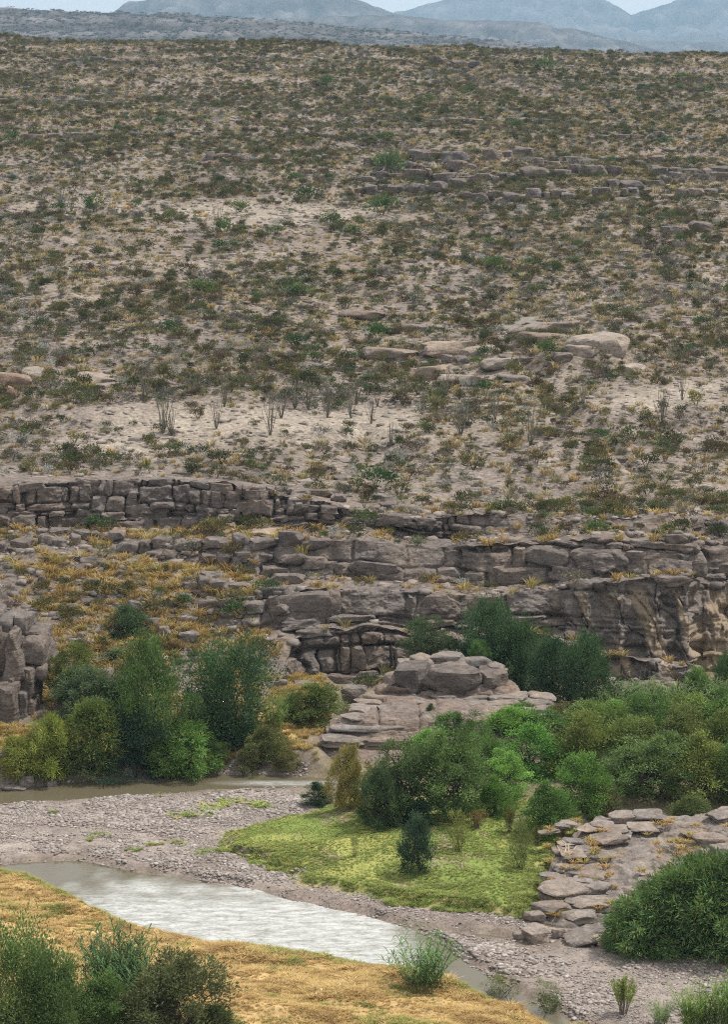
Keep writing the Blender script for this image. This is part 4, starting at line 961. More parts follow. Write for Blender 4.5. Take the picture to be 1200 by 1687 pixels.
# long rock ledges across the upper slope: each a thing made of blocks
LEDGES = [
 ([(600, 272), (660, 265), (720, 264), (800, 262), (860, 256)], 12, 'upper broken ledge of dark rock behind the green shrubs at middle height'),
 ([(590, 300), (680, 292), (740, 302), (800, 300), (860, 294)], 10, 'dark ledge just below the upper broken ledge'),
 ([(860, 292), (960, 290), (1060, 288), (1130, 292), (1200, 300)], 13, 'long ledge of squared blocks running to the right edge'),
 ([(600, 318), (640, 316), (700, 320), (740, 306)], 11, 'low pale ledge beside the bright green hillside shrub'),
 ([(1000, 310), (1080, 304), (1150, 296), (1190, 276)], 10, 'short ledge climbing to the right edge'),
 ([(-20, 170), (90, 168), (180, 176)], 6, 'thin ledge on the high slope at left'),
 ([(60, 100), (160, 104), (260, 110)], 6, 'thin dark ledge close under the skyline at left'),
 ([(640, 104), (740, 106), (790, 108)], 7, 'thin ledge close under the skyline at middle'),
 ([(1090, 385), (1200, 380)], 10, 'dark ledge low on the right edge of the slope'),
 ([(340, 262), (450, 270), (560, 262)], 8, 'dark ledge above the bare gravel knoll'),
 ([(730, 600), (800, 604), (900, 598), (960, 596)], 9, 'broken ledge running under the pale boulders'),
 ([(620, 282), (700, 279), (790, 281)], 9, 'thin dark ledge between the two upper broken ledges'),
 ([(880, 274), (980, 270), (1080, 272)], 9, 'thin dark ledge in the golden grass above the long squared ledge'),
 ([(980, 322), (1090, 326), (1200, 318)], 9, 'thin ledge below the long squared ledge at right'),
 ([(760, 330), (860, 326), (950, 330)], 9, 'low ledge right of the bright green hillside shrub'),
 ([(700, 206), (820, 202), (900, 206)], 7, 'faint ledge high on the slope in the middle'),
 ([(960, 232), (1080, 228), (1200, 236)], 7, 'faint ledge high on the slope at right'),
 ([(0, 232), (120, 226), (240, 230)], 7, 'faint ledge high on the slope at left'),
]
for line, hpx, lab in LEDGES:
    hpx *= 1.2
    xs = [p[0] for p in line]; p0 = hill_at(xs[0], line[0][1]); t = put('rock_ledge', None, None, lab, 'rock ledge', loc=p0)
    bpy.context.view_layer.update(); xq = xs[0]
    while xq < xs[-1]:
        w = R.uniform(0.9, 3.2) * hpx; yq = np.interp(xq, xs, [p[1] for p in line]) + R.normal() * 1.6
        if R.rand() < 0.85:
            p = hill_at(xq + w / 2, yq); k = F / (p[1] + 5); h = hpx * R.uniform(.8, 1.5) / k
            child(put('rock_block', BLOCKS[R.randint(14)], t, loc=(p[0], p[1] + .3, p[2] + h * .2), rot=(0, R.normal() * .04, R.normal() * .2), scale=(w / k * .54, max(.6, h), h * .6), color=tcol(R, .8, 1.05)))
        xq += w * R.uniform(.95, 1.25)

# boulders scattered down the left talus slope
TP = []; GRID_N = 24000
vi = np.where((CP0[..., 1] < 205.5))
_ar = np.linalg.norm(np.cross(np.gradient(CP0, axis=1), np.gradient(CP0, axis=0)), axis=-1)[vi] * (1 - steep[vi]) + 1e-9
sel = R.choice(len(vi[0]), GRID_N, p=_ar / _ar.sum())
for i in sel:
    a, b = vi[0][i], vi[1][i]; P_ = CP[a, b]; px_, py_ = cpx[a, b], cpy[a, b]
    if steep[a, b] < 0.35: TP.append((px_, py_, *P_))
TP = np.array(TP)
tal = TP[(TP[:, 0] > 60) & (TP[:, 0] < 470) & (TP[:, 1] > 900) & (TP[:, 1] < 1160)]
for q in tal[R.choice(len(tal), 60, replace=False)]:
    s = 10 + 14 * R.rand() ** 2
    lb = '%s grey boulder on the %s talus slope, %s' % ('large' if s > 17 else ('middling' if s > 12 else 'small'), 'upper' if q[1] < 985 else ('middle' if q[1] < 1070 else 'lower'), 'far left part' if q[0] < 170 else ('middle part' if q[0] < 320 else 'right part'))
    boulder(q[0], q[1], s * 1.3, s * .9, lb, lb.replace('boulder', 'boulders'), surf=q[2:], color=tcol(R, .85, 1.2))

# ================================================================== SCATTERINGS (stuff) and countable desert plants
def rotz(n): return np.stack([np.zeros(n), np.zeros(n), R.uniform(0, 6.283, n)], 1)
def hill_samples(n, pad=330):
    c = R.uniform(-pad, 1200 + pad, n); u = R.rand(n); Y0 = np.interp(c, HC, HY0) + 0.5; Y = np.sqrt(Y0 ** 2 + u * (YR ** 2 * 1.02 - Y0 ** 2))
    P = hill_pt(c, Y); px, py = proj(P); return P, px, py
def zone(px, py):
    h = 'left' if px < 400 else ('middle' if px < 800 else 'right')
    v = 'just above the cliff brow' if py > 745 else ('by the sandy flat' if py > 640 else ('below the pale boulders' if py > 560 else 'higher up the slope'))
    return '%s on the %s' % (v, h + ' side' if h != 'middle' else 'middle stretch')
def plural(c): return c + ('es' if c.endswith(('sh', 's')) else 's')
def look(sc, size):
    w = (sc[0] + sc[1]) / 2; r = sc[2] / w
    return ('tall ' if r > 1.02 else ('flat ' if r < .86 else 'rounded ')) + ('big' if w > size * 1.75 else ('middling' if w > size * 1.45 else 'small'))
def plants(n, keepfn, size, meshes, name, cat, adj, ind, flat=(1, 1), sink=0.05):
    P, px, py = hill_samples(n); w = keepfn(P, px, py); k = R.rand(n) < w; P, px, py = P[k], px[k], py[k]; n = len(P)
    s = np.exp(R.normal(size=n) * 0.42) * size * .95; s = np.clip(s, size * .4, size * 2.2)
    sc = np.stack([s * R.uniform(.9, 1.3, n), s * R.uniform(.9, 1.3, n), s * R.uniform(flat[0], flat[1], n)], 1)
    P = P - np.array([0, 0, sink]); rz = rotz(n); pid = R.randint(0, len(meshes), n)
    scr = sc[:, 0] * F / P[:, 1]; vis = (px > 4) & (px < 1196) & (py > 70); scr = np.where(vis, scr, 0)
    top = np.argsort(-scr)[:ind]
    for i in top:
        z = zone(px[i], py[i])
        lk = look(sc[i], size)
        put(name, meshes[pid[i]], None, '%s %s %s' % (lk, adj, z), cat, '%s %s %s' % (lk, plural(cat), z), loc=P[i], rot=rz[i], scale=sc[i])
    m = np.ones(n, bool); m[top] = False
    return P[m], rz[m], sc[m], pid[m]
clus = lambda P, s, sd: 0.8 * fbm(P[:, 0] / s, P[:, 1] / (s * 1.5), 0, 3, sd) + 0.45 * fbm(P[:, 0] / 28, P[:, 1] / 50, 0, 2, sd + 3) + 0.35 * gully(P[:, 0], P[:, 1])
ncov = lambda px, py: 1 - 0.93 * np.clip(bare(px, py) * 1.15, 0, 1)
up_ = lambda py: np.clip((py - 75) / 500, 0, 1)
a = plants(42000, lambda P, px, py: ncov(px, py) * np.clip(0.58 + 0.6 * clus(P, 9, 801) - 0.12 * (1 - up_(py)), 0.05, 1), 0.74, CREO, 'creosote_bush', 'creosote bush', 'dark olive creosote bush', 290, (.85, 1.25))
scatter('creosote_scrub', *a, CREO, 'dark olive creosote scrub covering the desert slope')
a = plants(40000, lambda P, px, py: ncov(px, py) * np.clip(0.66 + 0.7 * clus(P, 7, 811), 0.05, 1), 0.72, GREY, 'grey_shrub', 'desert shrub', 'low grey brown desert shrub', 290, (.8, 1.2))
scatter('grey_scrub', *a, GREY, 'low grey brown scrub covering the desert slope')
gold_band = lambda px, py: np.exp(-((py - 250) / 55) ** 2) * sstep(450, 800, px) * .8 + np.exp(-((py - 815) / 22) ** 2) * sstep(560, 760, px) * 1.0 + np.exp(-((py - 765) / 16) ** 2) * np.exp(-((px - 110) / 110) ** 2) * .9 + np.exp(-((py - 524) / 7) ** 2) * np.exp(-((px - 640) / 70) ** 2) * 1.5
a = plants(60000, lambda P, px, py: ncov(px, py) * np.clip(0.62 + 0.8 * clus(P, 11, 821) + .5 * gold_band(px, py) + .2 * sstep(300, 900, px), 0.03, 1), 0.62, TUFT, 'grass_tuft', 'grass tuft', 'pale straw grass tuft', 260, (.7, 1.1), 0.0)
scatter('dry_grass', *a, TUFT, 'straw coloured bunch grass between the shrubs')
a = plants(14000, lambda P, px, py: np.clip(gold_band(px, py) * (0.5 + 0.8 * clus(P, 6, 831)) + .06 + .12 * sstep(.1, .7, clus(P, 18, 833)), 0, 1), 0.62, GOLD, 'golden_grass_tuft', 'grass tuft', 'golden orange bunch grass tuft', 110, (.7, 1.1), 0.0)
scatter('golden_grass', *a, GOLD, 'golden bunch grass in bands along the ledges')
a = plants(1500, lambda P, px, py: np.clip(.25 + .5 * clus(P, 14, 841), 0, 1) + 0 * px, 1.25, GRNS, 'green_shrub', 'green shrub', 'fresh green shrub', 120, (.7, 1.05))
scatter('green_scrub', *a, GRNS, 'scattered greener shrubs on the desert slope')
# ocotillos
for (qx, qy) in [(357, 708), (446, 720), (508, 676), (612, 700), (490, 676), (461, 690), (575, 690), (372, 672), (620, 672), (668, 668), (700, 676), (735, 660), (270, 715), (283, 720), (540, 690), (590, 668), (962, 672), (815, 692), (1127, 660), (1090, 700), (240, 660), (330, 650), (640, 740), (870, 735), (760, 720), (100, 340), (120, 350), (70, 352), (210, 320), (360, 375)]:
    p = hill_at(qx + R.normal() * 2, qy); h = R.uniform(2.2, 3.9)
    r_ = put('ocotillo', None, None, 'bare many stemmed ocotillo ' + zone(qx, qy), 'ocotillo', 'ocotillos ' + zone(qx, qy), loc=p, rot=(0, 0, R.uniform(0, 6)), scale=(h * .95, h * .95, h))
    put('stem', OCOT[R.randint(4)], r_)
# named green shrubs of the hill
for (qx, qy, w, lab) in [(630, 355, 48, 'big bright green shrub at the right foot of the bare knoll'), (98, 352, 26, 'green shrub left of the bare gravel patch'), (225, 342, 22, 'small green shrub above the bare gravel'), (278, 364, 24, 'flat green shrub on the bare gravel'), (370, 388, 40, 'wide olive green shrub below the bare gravel'), (545, 372, 34, 'green shrub on the lower edge of the gravel knoll'), (580, 388, 26, 'bright shrub below the gravel knoll'), (505, 335, 40, 'dark shrub on top of the gravel knoll'), (903, 588, 36, 'bright green bush in front of the brown boulder'), (985, 885, 44, 'bright green shrub on the cliff brow at right'), (620, 808, 60, 'wide green shrub above the cliff in the middle'), (640, 292, 60, 'flat green thicket patch under the upper ledge'), (900, 118, 34, 'two toned green shrub near the skyline'), (540, 146, 30, 'blue green shrub high on the slope'), (1100, 244, 26, 'bright shrub on the golden band at right'), (395, 350, 30, 'olive shrub on the bare gravel slope')]:
    p = hill_at(qx, qy) if qy < 840 else at_Y(qx, qy, fixY(qy, 196.2)); k = F / p[1]
    put('green_shrub', GRNS[R.randint(4)], None, lab, 'green shrub', loc=p, rot=(0, 0, R.uniform(0, 6)), scale=(w / k, w / k, w / k * .85))
# stones on the hill
P, px, py = hill_samples(70000); n = len(P); s = np.minimum(np.exp(R.normal(size=n) * .55) * .11, .32)
scatter('slope_stones', P, rotz(n), np.stack([s * 1.5, s * 1.2, s], 1), R.randint(0, 6, n), SCREE, 'loose grey stones strewn over the desert slope')
P, px, py = hill_samples(15000); st_ = ledge_steps(P[:, 0], P[:, 1], P[:, 2]); k = (R.rand(len(P)) < np.clip(0.10 + .5 * clus(P, 16, 851) + .25 * (1 - up_(py)), 0, 1) * ncov(px, py)); P = P[k]; n = len(P); s = np.minimum(np.exp(R.normal(size=n) * .5) * .20, .5)
scatter('bench_stones', P, np.stack([R.normal(size=n) * .1, R.normal(size=n) * .1, R.normal(size=n) * .5], 1), np.stack([s * 2.2, s * 1.3, s * .9], 1), R.randint(0, 6, n), DARKS, 'dark bedded stones breaking through the slope')
# scrub on the near blue hill
m_ = MH[7:70].reshape(-1, 3); nf_ = 22000; q = m_[R.choice(len(m_), nf_)] + np.stack([R.normal(size=nf_) * 2.5, R.normal(size=nf_) * 2.5, np.zeros(nf_)], 1); s = R.uniform(1.6, 4.0, nf_)
scatter('hill_scrub', q, rotz(nf_), np.stack([s * 1.3, s * 1.3, s * .8], 1), R.randint(0, 3, nf_), FARS, 'scrub speckling the hill beyond the slope')

# cliff ledges and talus: golden grass, shrubs
def on_cliff(n, fn):
    i = R.choice(len(TP), n); q = TP[i]; w = fn(q[:, 0], q[:, 1]); return q[R.rand(n) < w]
talus = lambda x, y: sstep(20, 90, x) * sstep(480, 330, x) * sstep(905, 950, y)
led = lambda x, y: np.exp(-((y - 878) / 14) ** 2) * sstep(620, 300, x) * .5 + .12
def cl_plants(q, size, meshes, name, cat, adj, grp, ind, fl):
    n = len(q); s = np.clip(np.exp(R.normal(size=n) * .35) * size, size * .4, size * 2); sc = np.stack([s * R.uniform(.9, 1.3, n), s * R.uniform(.9, 1.3, n), s * R.uniform(*fl, n)], 1)
    P = q[:, 2:] - [0, 0, .04]; rz = rotz(n); pid = R.randint(0, len(meshes), n); vis = (q[:, 0] > 3) & (q[:, 0] < 1197) & (q[:, 1] < 1180)
    top = np.argsort(-np.where(vis, s, 0))[:ind]
    for i in top:
        lk = look(sc[i], size); where = 'on the talus slope' if talus(q[i, 0], q[i, 1]) > .5 else ('on a ledge of the cliff, left half' if q[i, 0] < 600 else 'on a ledge of the cliff, right half')
        put(name, meshes[pid[i]], None, lk + ' ' + adj + ' ' + where, cat, lk + ' ' + grp + ' ' + where, loc=P[i], rot=rz[i], scale=sc[i])
    m = np.ones(n, bool); m[top] = False; return P[m], rz[m], sc[m], pid[m]
q = on_cliff(19000, lambda x, y: np.clip(talus(x, y) * .95 * (.7 + .8 * vnoise(x / 45, y / 30, 0, 77)) + led(x, y) * .45, 0, 1))
scatter('cliff_grass', *cl_plants(q, .62, GOLD, 'golden_grass_tuft', 'grass tuft', 'golden bunch grass tuft', 'golden grass tufts', 80, (.8, 1.2)), GOLD, 'golden bunch grass on cliff ledges and talus')
q = on_cliff(1300, lambda x, y: np.clip(.10 + talus(x, y) * .2 + .25 * sstep(900, 860, y), 0, 1))
scatter('cliff_scrub', *cl_plants(q, .9, CREO, 'creosote_bush', 'creosote bush', 'dark creosote bush rooted', 'creosote bushes rooted', 100, (.8, 1.1)), CREO, 'dark scrub rooted on the cliff ledges')
q = on_cliff(1000, lambda x, y: np.clip(.14 + .3 * sstep(900, 860, y), 0, 1))
scatter('cliff_grey_scrub', *cl_plants(q, .75, GREY, 'grey_shrub', 'desert shrub', 'grey shrub growing', 'grey shrubs growing', 80, (.8, 1.1)), GREY, 'grey scrub on the cliff ledges')
q = on_cliff(260, lambda x, y: .3 + 0 * x)
scatter('cliff_green_scrub', *cl_plants(q, .9, GRNS, 'green_shrub', 'green shrub', 'green shrub sprouting', 'green shrubs sprouting', 40, (.8, 1.1)), GRNS, 'green shrubs sprouting from the cliff ledges')
q = on_cliff(9000, lambda x, y: .35 + .6 * talus(x, y)); n = len(q); s = np.minimum(np.exp(R.normal(size=n) * .55) * .15, .34)
scatter('talus_stones', q[:, 2:], rotz(n), np.stack([s * 1.4, s * 1.2, s], 1), R.randint(0, 6, n), SCREE, 'broken stones on talus and cliff ledges')

# ---- valley ground cover
def valley_samples(n, x0, x1, y0, y1):
    Q = np.stack([R.uniform(x0, x1, n), R.uniform(y0, y1, n)], 1); S = valley_fields(Q); z = valley_z(Q[:, 0], Q[:, 1], S); return Q, S, z
Q, S, z = valley_samples(520000, -26, 26, 117, 168); w = np.minimum(np.minimum(S['near_river'], S['far_river']), S['puddle'])
wvq = fbm(Q[:, 0] / 3, Q[:, 1] / 3, 0, 3, 871)
gr = (w > -0.12 + .2 * wvq) & (S['grass'] > -0.3 + wvq * .8) & (S['bank'] > -.2) & (S['leftbank'] > -.5) & (S['slab'] > -.4) & (S['thicket'] > -1.0)
dens = np.clip(.62 + .9 * wvq + .4 * fbm(Q[:, 0] / 1.1, Q[:, 1] / .7, 0, 2, 877) - .5 * sstep(1.4, .2, w), 0.03, 1); k = gr & (R.rand(len(Q)) < dens); n = k.sum(); s = np.exp(R.normal(size=n) * .5) * .030 * np.clip(1 + .9 * fbm(Q[k, 0] / 2.2, Q[k, 1] / 1.4, 0, 3, 875), .45, 2.2); s = np.minimum(s, .10)
scatter('gravel', np.stack([Q[k, 0], Q[k, 1], z[k] + s * .25], 1), rotz(n), np.stack([s * 1.4, s * 1.1, s], 1), R.randint(0, 8, n), PEBB, 'rounded mauve grey river cobbles of the bars')
gn_ = fbm(Q[:, 0] / .9, Q[:, 1] / .9, 0, 3, 873)
k = (S['grass'] < -.05 + .7 * wvq + .5 * gn_) & (S['slab'] > -.3) & (R.rand(len(Q)) < np.clip(.42 + .35 * gn_, .05, 1)) & (S['thicket'] > -9)
GT = [grass_tuft(440 + i, M_GREENGRASS, 26, 1.0, 0.7, .05, 'green_grass') for i in range(4)]
n = k.sum(); s = R.uniform(.05, .125, n) * (1 + .5 * wvq[k])
ed_ = sstep(1.6, .3, -S['grass'][k]) * (Q[k, 1] < 146); s = s * (1 + .9 * ed_)
scatter('bank_grass', np.stack([Q[k, 0], Q[k, 1], z[k]], 1), rotz(n), np.stack([s * 1.3, s * 1.3, s * .8], 1), R.randint(0, 4, n), GT, 'short yellow green grass of the river bank')
Q, S, z = valley_samples(150000, -24, 16, 108, 142); wvq = fbm(Q[:, 0] / 2.5, Q[:, 1] / 2.5, 0, 3, 881)
k = (S['bank'] < -.1 + .15 * wvq) & (R.rand(len(Q)) < np.clip(.75 + .7 * wvq, .18, 1)); n = k.sum()
M_BANKBROWN = scatter_leaf('bank_brown_grass', [(0, (0.36, 0.23, 0.10)), (0.5, (0.43, 0.29, 0.12)), (1, (0.30, 0.20, 0.10))])
M_BANKGREEN = scatter_leaf('bank_greenish_grass', [(0, (0.34, 0.32, 0.10)), (0.5, (0.24, 0.28, 0.08)), (1, (0.42, 0.37, 0.14))])
DG = [grass_tuft(460 + i, (M_BANKSTRAW, M_BANKSTRAW, M_BANKBROWN, M_BANKGREEN)[i], 26, 1.0, 1.0, .05, 'dry_bank_grass') for i in range(4)]
bn_ = fbm(Q[:, 0] / 1.8, Q[:, 1] / 1.2, 0, 4, 883) + .25 * R.normal(size=len(Q)); be_ = -S['bank']
dgi = np.where(bn_ > .42, 2, np.where((be_ < .9) & (bn_ < .1) | (bn_ < -.75), 3, R.randint(0, 2, len(Q))))
s = R.uniform(.09, .23, n) * (1 + .5 * wvq[k]) * np.where(R.rand(n) < .02, 1.6, 1.0)
scatter('straw_grass', np.stack([Q[k, 0], Q[k, 1], z[k]], 1), rotz(n), np.stack([s * 1.4, s * 1.4, s * .75], 1), dgi[k], DG, 'dense golden straw grass of the near river bank')
Q, S, z = valley_samples(30000, -30, 2, 160, 186); wvq = fbm(Q[:, 0] / 2.5, Q[:, 1] / 2.5, 0, 3, 885)
k = (S['leftbank'] < -.9 + .5 * wvq) & (R.rand(len(Q)) < np.clip(.18 + .5 * wvq, .02, .8)); n = k.sum(); s = R.uniform(.25, .6, n)
scatter('terrace_grass', np.stack([Q[k, 0], Q[k, 1], z[k]], 1), rotz(n), np.stack([s * 1.2, s * 1.2, s], 1), R.randint(0, 4, n), GOLD, 'golden bunch grass on the left bank terrace')
# weeds on the gravel bar
WE = [grass_tuft(480 + i, M_GREENGRASS, 30, .6, .9, .06, 'weed_patch') for i in range(3)]
for (qx, qy, w, lab) in [(350, 1329, 40, 'upper'), (380, 1320, 34, 'upper'), (330, 1342, 40, 'upper'), (420, 1326, 44, 'upper'), (300, 1345, 26, 'upper'), (165, 1378, 20, 'middle'), (90, 1338, 12, 'middle'), (255, 1392, 20, 'lower'), (300, 1390, 18, 'lower'), (370, 1402, 30, 'lower'), (410, 1412, 30, 'lower'), (220, 1402, 16, 'lower'), (330, 1408, 18, 'lower'), (150, 1384, 12, 'middle'), (265, 1310, 12, 'upper'), (395, 1395, 24, 'lower'), (440, 1424, 22, 'lower')]:
    for j in range(6):
        p = ground_at(qx + R.normal() * w * .4, qy + R.normal() * 2.5)
        put('weed_patch', WE[R.randint(3)], None, 'low yellow green weed patch on the %s part of the gravel bar' % lab, 'weeds', 'weeds on the %s gravel bar' % lab, loc=p, rot=(0, 0, R.uniform(0, 6)), scale=(w / 42 * .8, w / 42 * .8, R.uniform(.25, .4)))
# grass tufts in the joints of the slab outcrop
for i in range(190):
    a = R.uniform(900, 1200); c = R.uniform(1350, 1515)
    if vnoise(a / 30, c / 12, 0, 5) < -.05 or (1010 < a < 1075 and 1370 < c < 1500 and R.rand() < .6): continue
    p = at_Y(a, c, SFY(a, c)); s = R.uniform(.28, .6); p[2] += .06
    put('golden_grass_tuft', GOLD[R.randint(4)], None, 'golden grass tuft in a crack of the pale rock slabs', 'grass tuft', 'grass tufts in the slab cracks', loc=p, rot=(0, 0, R.uniform(0, 6)), scale=(s * 1.6, s * 1.2, s * .7))

# ================================================================== trees and bushes of the valley
def plant(kind, px, py, w, h, color, label, cat='bush', group=None, name=None, Y=None, variant=None, sink=0.0):
    p = ground_at(px, py) if Y is None else at_Y(px, py, fixY(py, Y)); k = F / (p[1] * cp + (HCAM - p[2]) * sp)
    vs = PL[kind]; v = vs[R.randint(len(vs)) if variant is None else variant]
    nm = name or {'tamarisk': 'tamarisk_tree', 'mesquite': 'mesquite_tree', 'willow': 'willow_bush', 'roundbush': 'round_bush', 'conifer': 'young_tamarisk', 'sparse': 'sapling', 'drape': 'willow_bush', 'cane': 'cane_clump', 'reed': 'reed_clump', 'nearreed': 'reed_clump', 'broom': 'broom_bush'}[kind]
    e = put(nm, None, None, label, cat, group, loc=(p[0], p[1], p[2] - sink), rot=(0, 0, R.uniform(0, 6.28)), scale=(w / k, w / k, h / k * 1.02))
    if kind in ('cane', 'reed', 'nearreed'):
        put('leaves', v[0], e, color=tuple(c * 1.25 for c in color)); put('stems', v[1], e)
    elif kind == 'broom':
        put('crown', v[0], e, color=color); put('stems', v[1], e)
    else:
        put('crown', v[0], e, color=tuple(c * 1.36 for c in color)); put('trunk', v[1], e)
    return e
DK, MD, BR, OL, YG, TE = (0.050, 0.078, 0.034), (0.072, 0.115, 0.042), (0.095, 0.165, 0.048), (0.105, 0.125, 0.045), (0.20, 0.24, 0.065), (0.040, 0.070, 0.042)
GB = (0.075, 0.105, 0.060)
# left bank
plant('drape', 30, 1279, 76, 58, (0.17, 0.195, 0.055), 'yellow green reed bush at the water edge near the left side')
plant('drape', 84, 1279, 78, 92, (0.165, 0.205, 0.055), 'taller yellow green reed bush right beside the first')
plant('drape', 152, 1271, 108, 104, (0.105, 0.145, 0.048), 'feathery green willow bush between the reeds and the dark shrub')
plant('roundbush', 100, 1257, 80, 50, OL, 'low olive bush behind the left reed bushes')
plant('tamarisk', 246, 1257, 124, 164, MD, 'tall mid green tamarisk tree on the left bank', 'tree')
plant('roundbush', 220, 1265, 120, 105, TE, 'dark blue green shrub overhanging the left bank', name='round_bush')
plant('willow', 150, 1185, 130, 78, GB, 'grey green shrub on the slope behind the left reeds')
plant('mesquite', 122, 1160, 90, 95, OL, 'thin pale mesquite leaning on the golden slope at left', 'tree')
plant('roundbush', 195, 1130, 150, 55, GB, 'blue green spreading shrub low on the talus slope', Y=183.5)
plant('roundbush', 210, 1052, 90, 48, (0.06, 0.09, 0.05), 'dark blue green shrub higher on the talus slope', Y=187.0)
plant('roundbush', 130, 1090, 60, 32, GB, 'small grey green shrub left on the talus slope', Y=184.0)
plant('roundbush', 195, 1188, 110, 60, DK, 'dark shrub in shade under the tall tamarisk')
plant('drape', 305, 1270, 100, 76, (0.095, 0.17, 0.05), 'bright green reeds draping to the water under the tall tamarisk')
plant('drape', 268, 1271, 70, 54, (0.11, 0.18, 0.05), 'small bright reed clump beside the dark overhanging shrub')
plant('willow', 315, 1240, 60, 90, (0.10, 0.15, 0.06), 'pale green willow between the two big left trees')
plant('tamarisk', 378, 1222, 166, 150, (0.045, 0.080, 0.040), 'dense dark green tamarisk above the undercut bank', 'tree')
plant('roundbush', 352, 1259, 60, 40, (0.08, 0.12, 0.045), 'small hanging bush on the undercut bank')
plant('roundbush', 410, 1265, 50, 40, (0.11, 0.115, 0.055), 'dull olive brush on the undercut bank right of the driftwood')
plant('reed', 452, 1208, 55, 82, (0.14, 0.20, 0.06), 'light green reeds right of the dense dark tamarisk')
plant('roundbush', 522, 1188, 108, 58, (0.10, 0.125, 0.045), 'round olive green bush left of the rock dome')
plant('roundbush', 480, 1190, 50, 40, (0.10, 0.13, 0.05), 'smaller bush touching the round olive one')
plant('reed', 640, 1150, 30, 50, (0.08, 0.14, 0.055), 'narrow green reeds at the left foot of the block cap', Y=178)
plant('drape', 438, 1255, 62, 46, (0.10, 0.12, 0.05), 'dull green brush hanging over the bank right of the olive brush')
plant('roundbush', 470, 1262, 50, 30, (0.13, 0.125, 0.055), 'low straw green brush on the bank beside the rock dome')
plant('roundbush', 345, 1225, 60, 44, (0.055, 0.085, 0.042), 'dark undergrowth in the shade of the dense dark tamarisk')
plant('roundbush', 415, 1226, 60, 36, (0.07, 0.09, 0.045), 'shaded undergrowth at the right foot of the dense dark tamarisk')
# behind the dome
plant('mesquite', 702, 1100, 90, 74, (0.065, 0.09, 0.05), 'grey green tree behind the left end of the block cap', 'tree', Y=183)
plant('tamarisk', 815, 1150, 125, 140, (0.055, 0.092, 0.05), 'tall blue green tamarisk behind the block cap', 'tree', Y=183)
plant('tamarisk', 852, 1160, 90, 120, (0.06, 0.10, 0.05), 'leaning tamarisk on the right slope of the block cap', 'tree', Y=182)
plant('tamarisk', 785, 1110, 60, 60, (0.06, 0.10, 0.05), 'small tamarisk top just over the block cap', 'tree', Y=183.5)
plant('tamarisk', 905, 1180, 90, 115, (0.05, 0.085, 0.045), 'dark tamarisk between the dome and the reed belt', 'tree', Y=180)
plant('tamarisk', 965, 1185, 115, 120, (0.052, 0.088, 0.045), 'broad dark tamarisk in front of the cliff foot', 'tree', Y=179)
plant('willow', 790, 1095, 40, 38, (0.075, 0.13, 0.05), 'small bright bush on top of the rock dome', Y=180)
plant('roundbush', 710, 1186, 22, 24, (0.06, 0.09, 0.045), 'tiny dark bush in a crack of the rock dome', Y=171.0)
plant('mesquite', 925, 1215, 60, 50, (0.12, 0.12, 0.06), 'brownish thin tree right of the dome ledges', 'tree')
for i, (qx, qy, w, h) in enumerate([(1020, 1185, 80, 62), (1062, 1180, 90, 66), (1105, 1180, 80, 60), (1145, 1178, 80, 62), (1195, 1180, 90, 66), (1080, 1195, 90, 55), (1245, 1180, 90, 66)]):
    plant('cane', qx, qy, w, h, (0.105, 0.15, 0.065), 'grey green giant cane in the belt below the right cliff', 'cane clump', 'cane belt below the right cliff', Y=178 - .02 * (qy - 1180))
plant('tamarisk', 1196, 1160, 50, 72, (0.06, 0.10, 0.045), 'dark tree cut by the right edge under the cliff', 'tree', Y=180)
plant('willow', 1150, 1165, 60, 60, (0.09, 0.15, 0.05), 'bright willow in front of the cliff near the right edge', Y=179)
# right thicket rows (front rows are individually recognisable, the middle is a mass of like bushes)
TH = [(760, 1250, 90, 70, MD), (840, 1235, 100, 62, BR), (905, 1235, 90, 55, MD), (985, 1235, 110, 70, OL), (1060, 1225, 110, 70, MD), (1140, 1220, 110, 70, OL), (1205, 1230, 100, 80, MD), (700, 1262, 70, 52, BR),
      (880, 1275, 110, 70, BR), (960, 1275, 110, 85, OL), (1040, 1270, 110, 75, OL), (1120, 1270, 120, 90, (0.10, 0.12, 0.05)), (1195, 1275, 110, 95, OL), (800, 1290, 80, 70, MD), (1250, 1260, 120, 100, OL),
      (1080, 1315, 130, 90, (0.085, 0.105, 0.045)), (1160, 1318, 120, 95, OL), (1225, 1320, 110, 90, MD), (860, 1205, 80, 40, MD), (1010, 1205, 80, 45, BR), (1100, 1205, 90, 45, MD), (830, 1320, 90, 70, BR), (1035, 1300, 100, 60, (0.06, 0.09, 0.04))]
def th_row(q): return 0 if q < 1216 else (1 if q < 1256 else (2 if q < 1295 else 3))
ORD = ['first', 'second', 'third', 'fourth', 'fifth', 'sixth', 'seventh', 'eighth', 'ninth', 'tenth']
def th_label(t):
    r = th_row(t[1]); row = sorted([u[0] for u in TH if th_row(u[1]) == r])
    return '%s bush in the %s row of the right thicket, %s from the left' % ({MD: 'mid green', BR: 'bright green', OL: 'olive green'}.get(t[4], 'dull green'), ['back', 'second', 'third', 'front'][r], ORD[row.index(t[0])])
for i, (qx, qy, w, h, c_) in enumerate(TH):
    c2 = tuple(np.array(c_) * R.uniform(.95, 1.35) * np.array([R.uniform(.9, 1.1), 1.06, 1]))
    plant(['willow', 'roundbush', 'mesquite'][R.randint(3)], qx, qy, w * 1.08, h * 1.05, c2, th_label(TH[i]), 'bush', 'bushes of the right bank thicket', name='thicket_bush')
plant('roundbush', 860, 1230, 120, 62, (0.075, 0.13, 0.045), 'broad rounded green bush at the right shoulder of the rock dome')
plant('mesquite', 740, 1352, 150, 132, (0.085, 0.13, 0.048), 'big round mesquite with dark forked trunk on the grass', 'tree', variant=0)
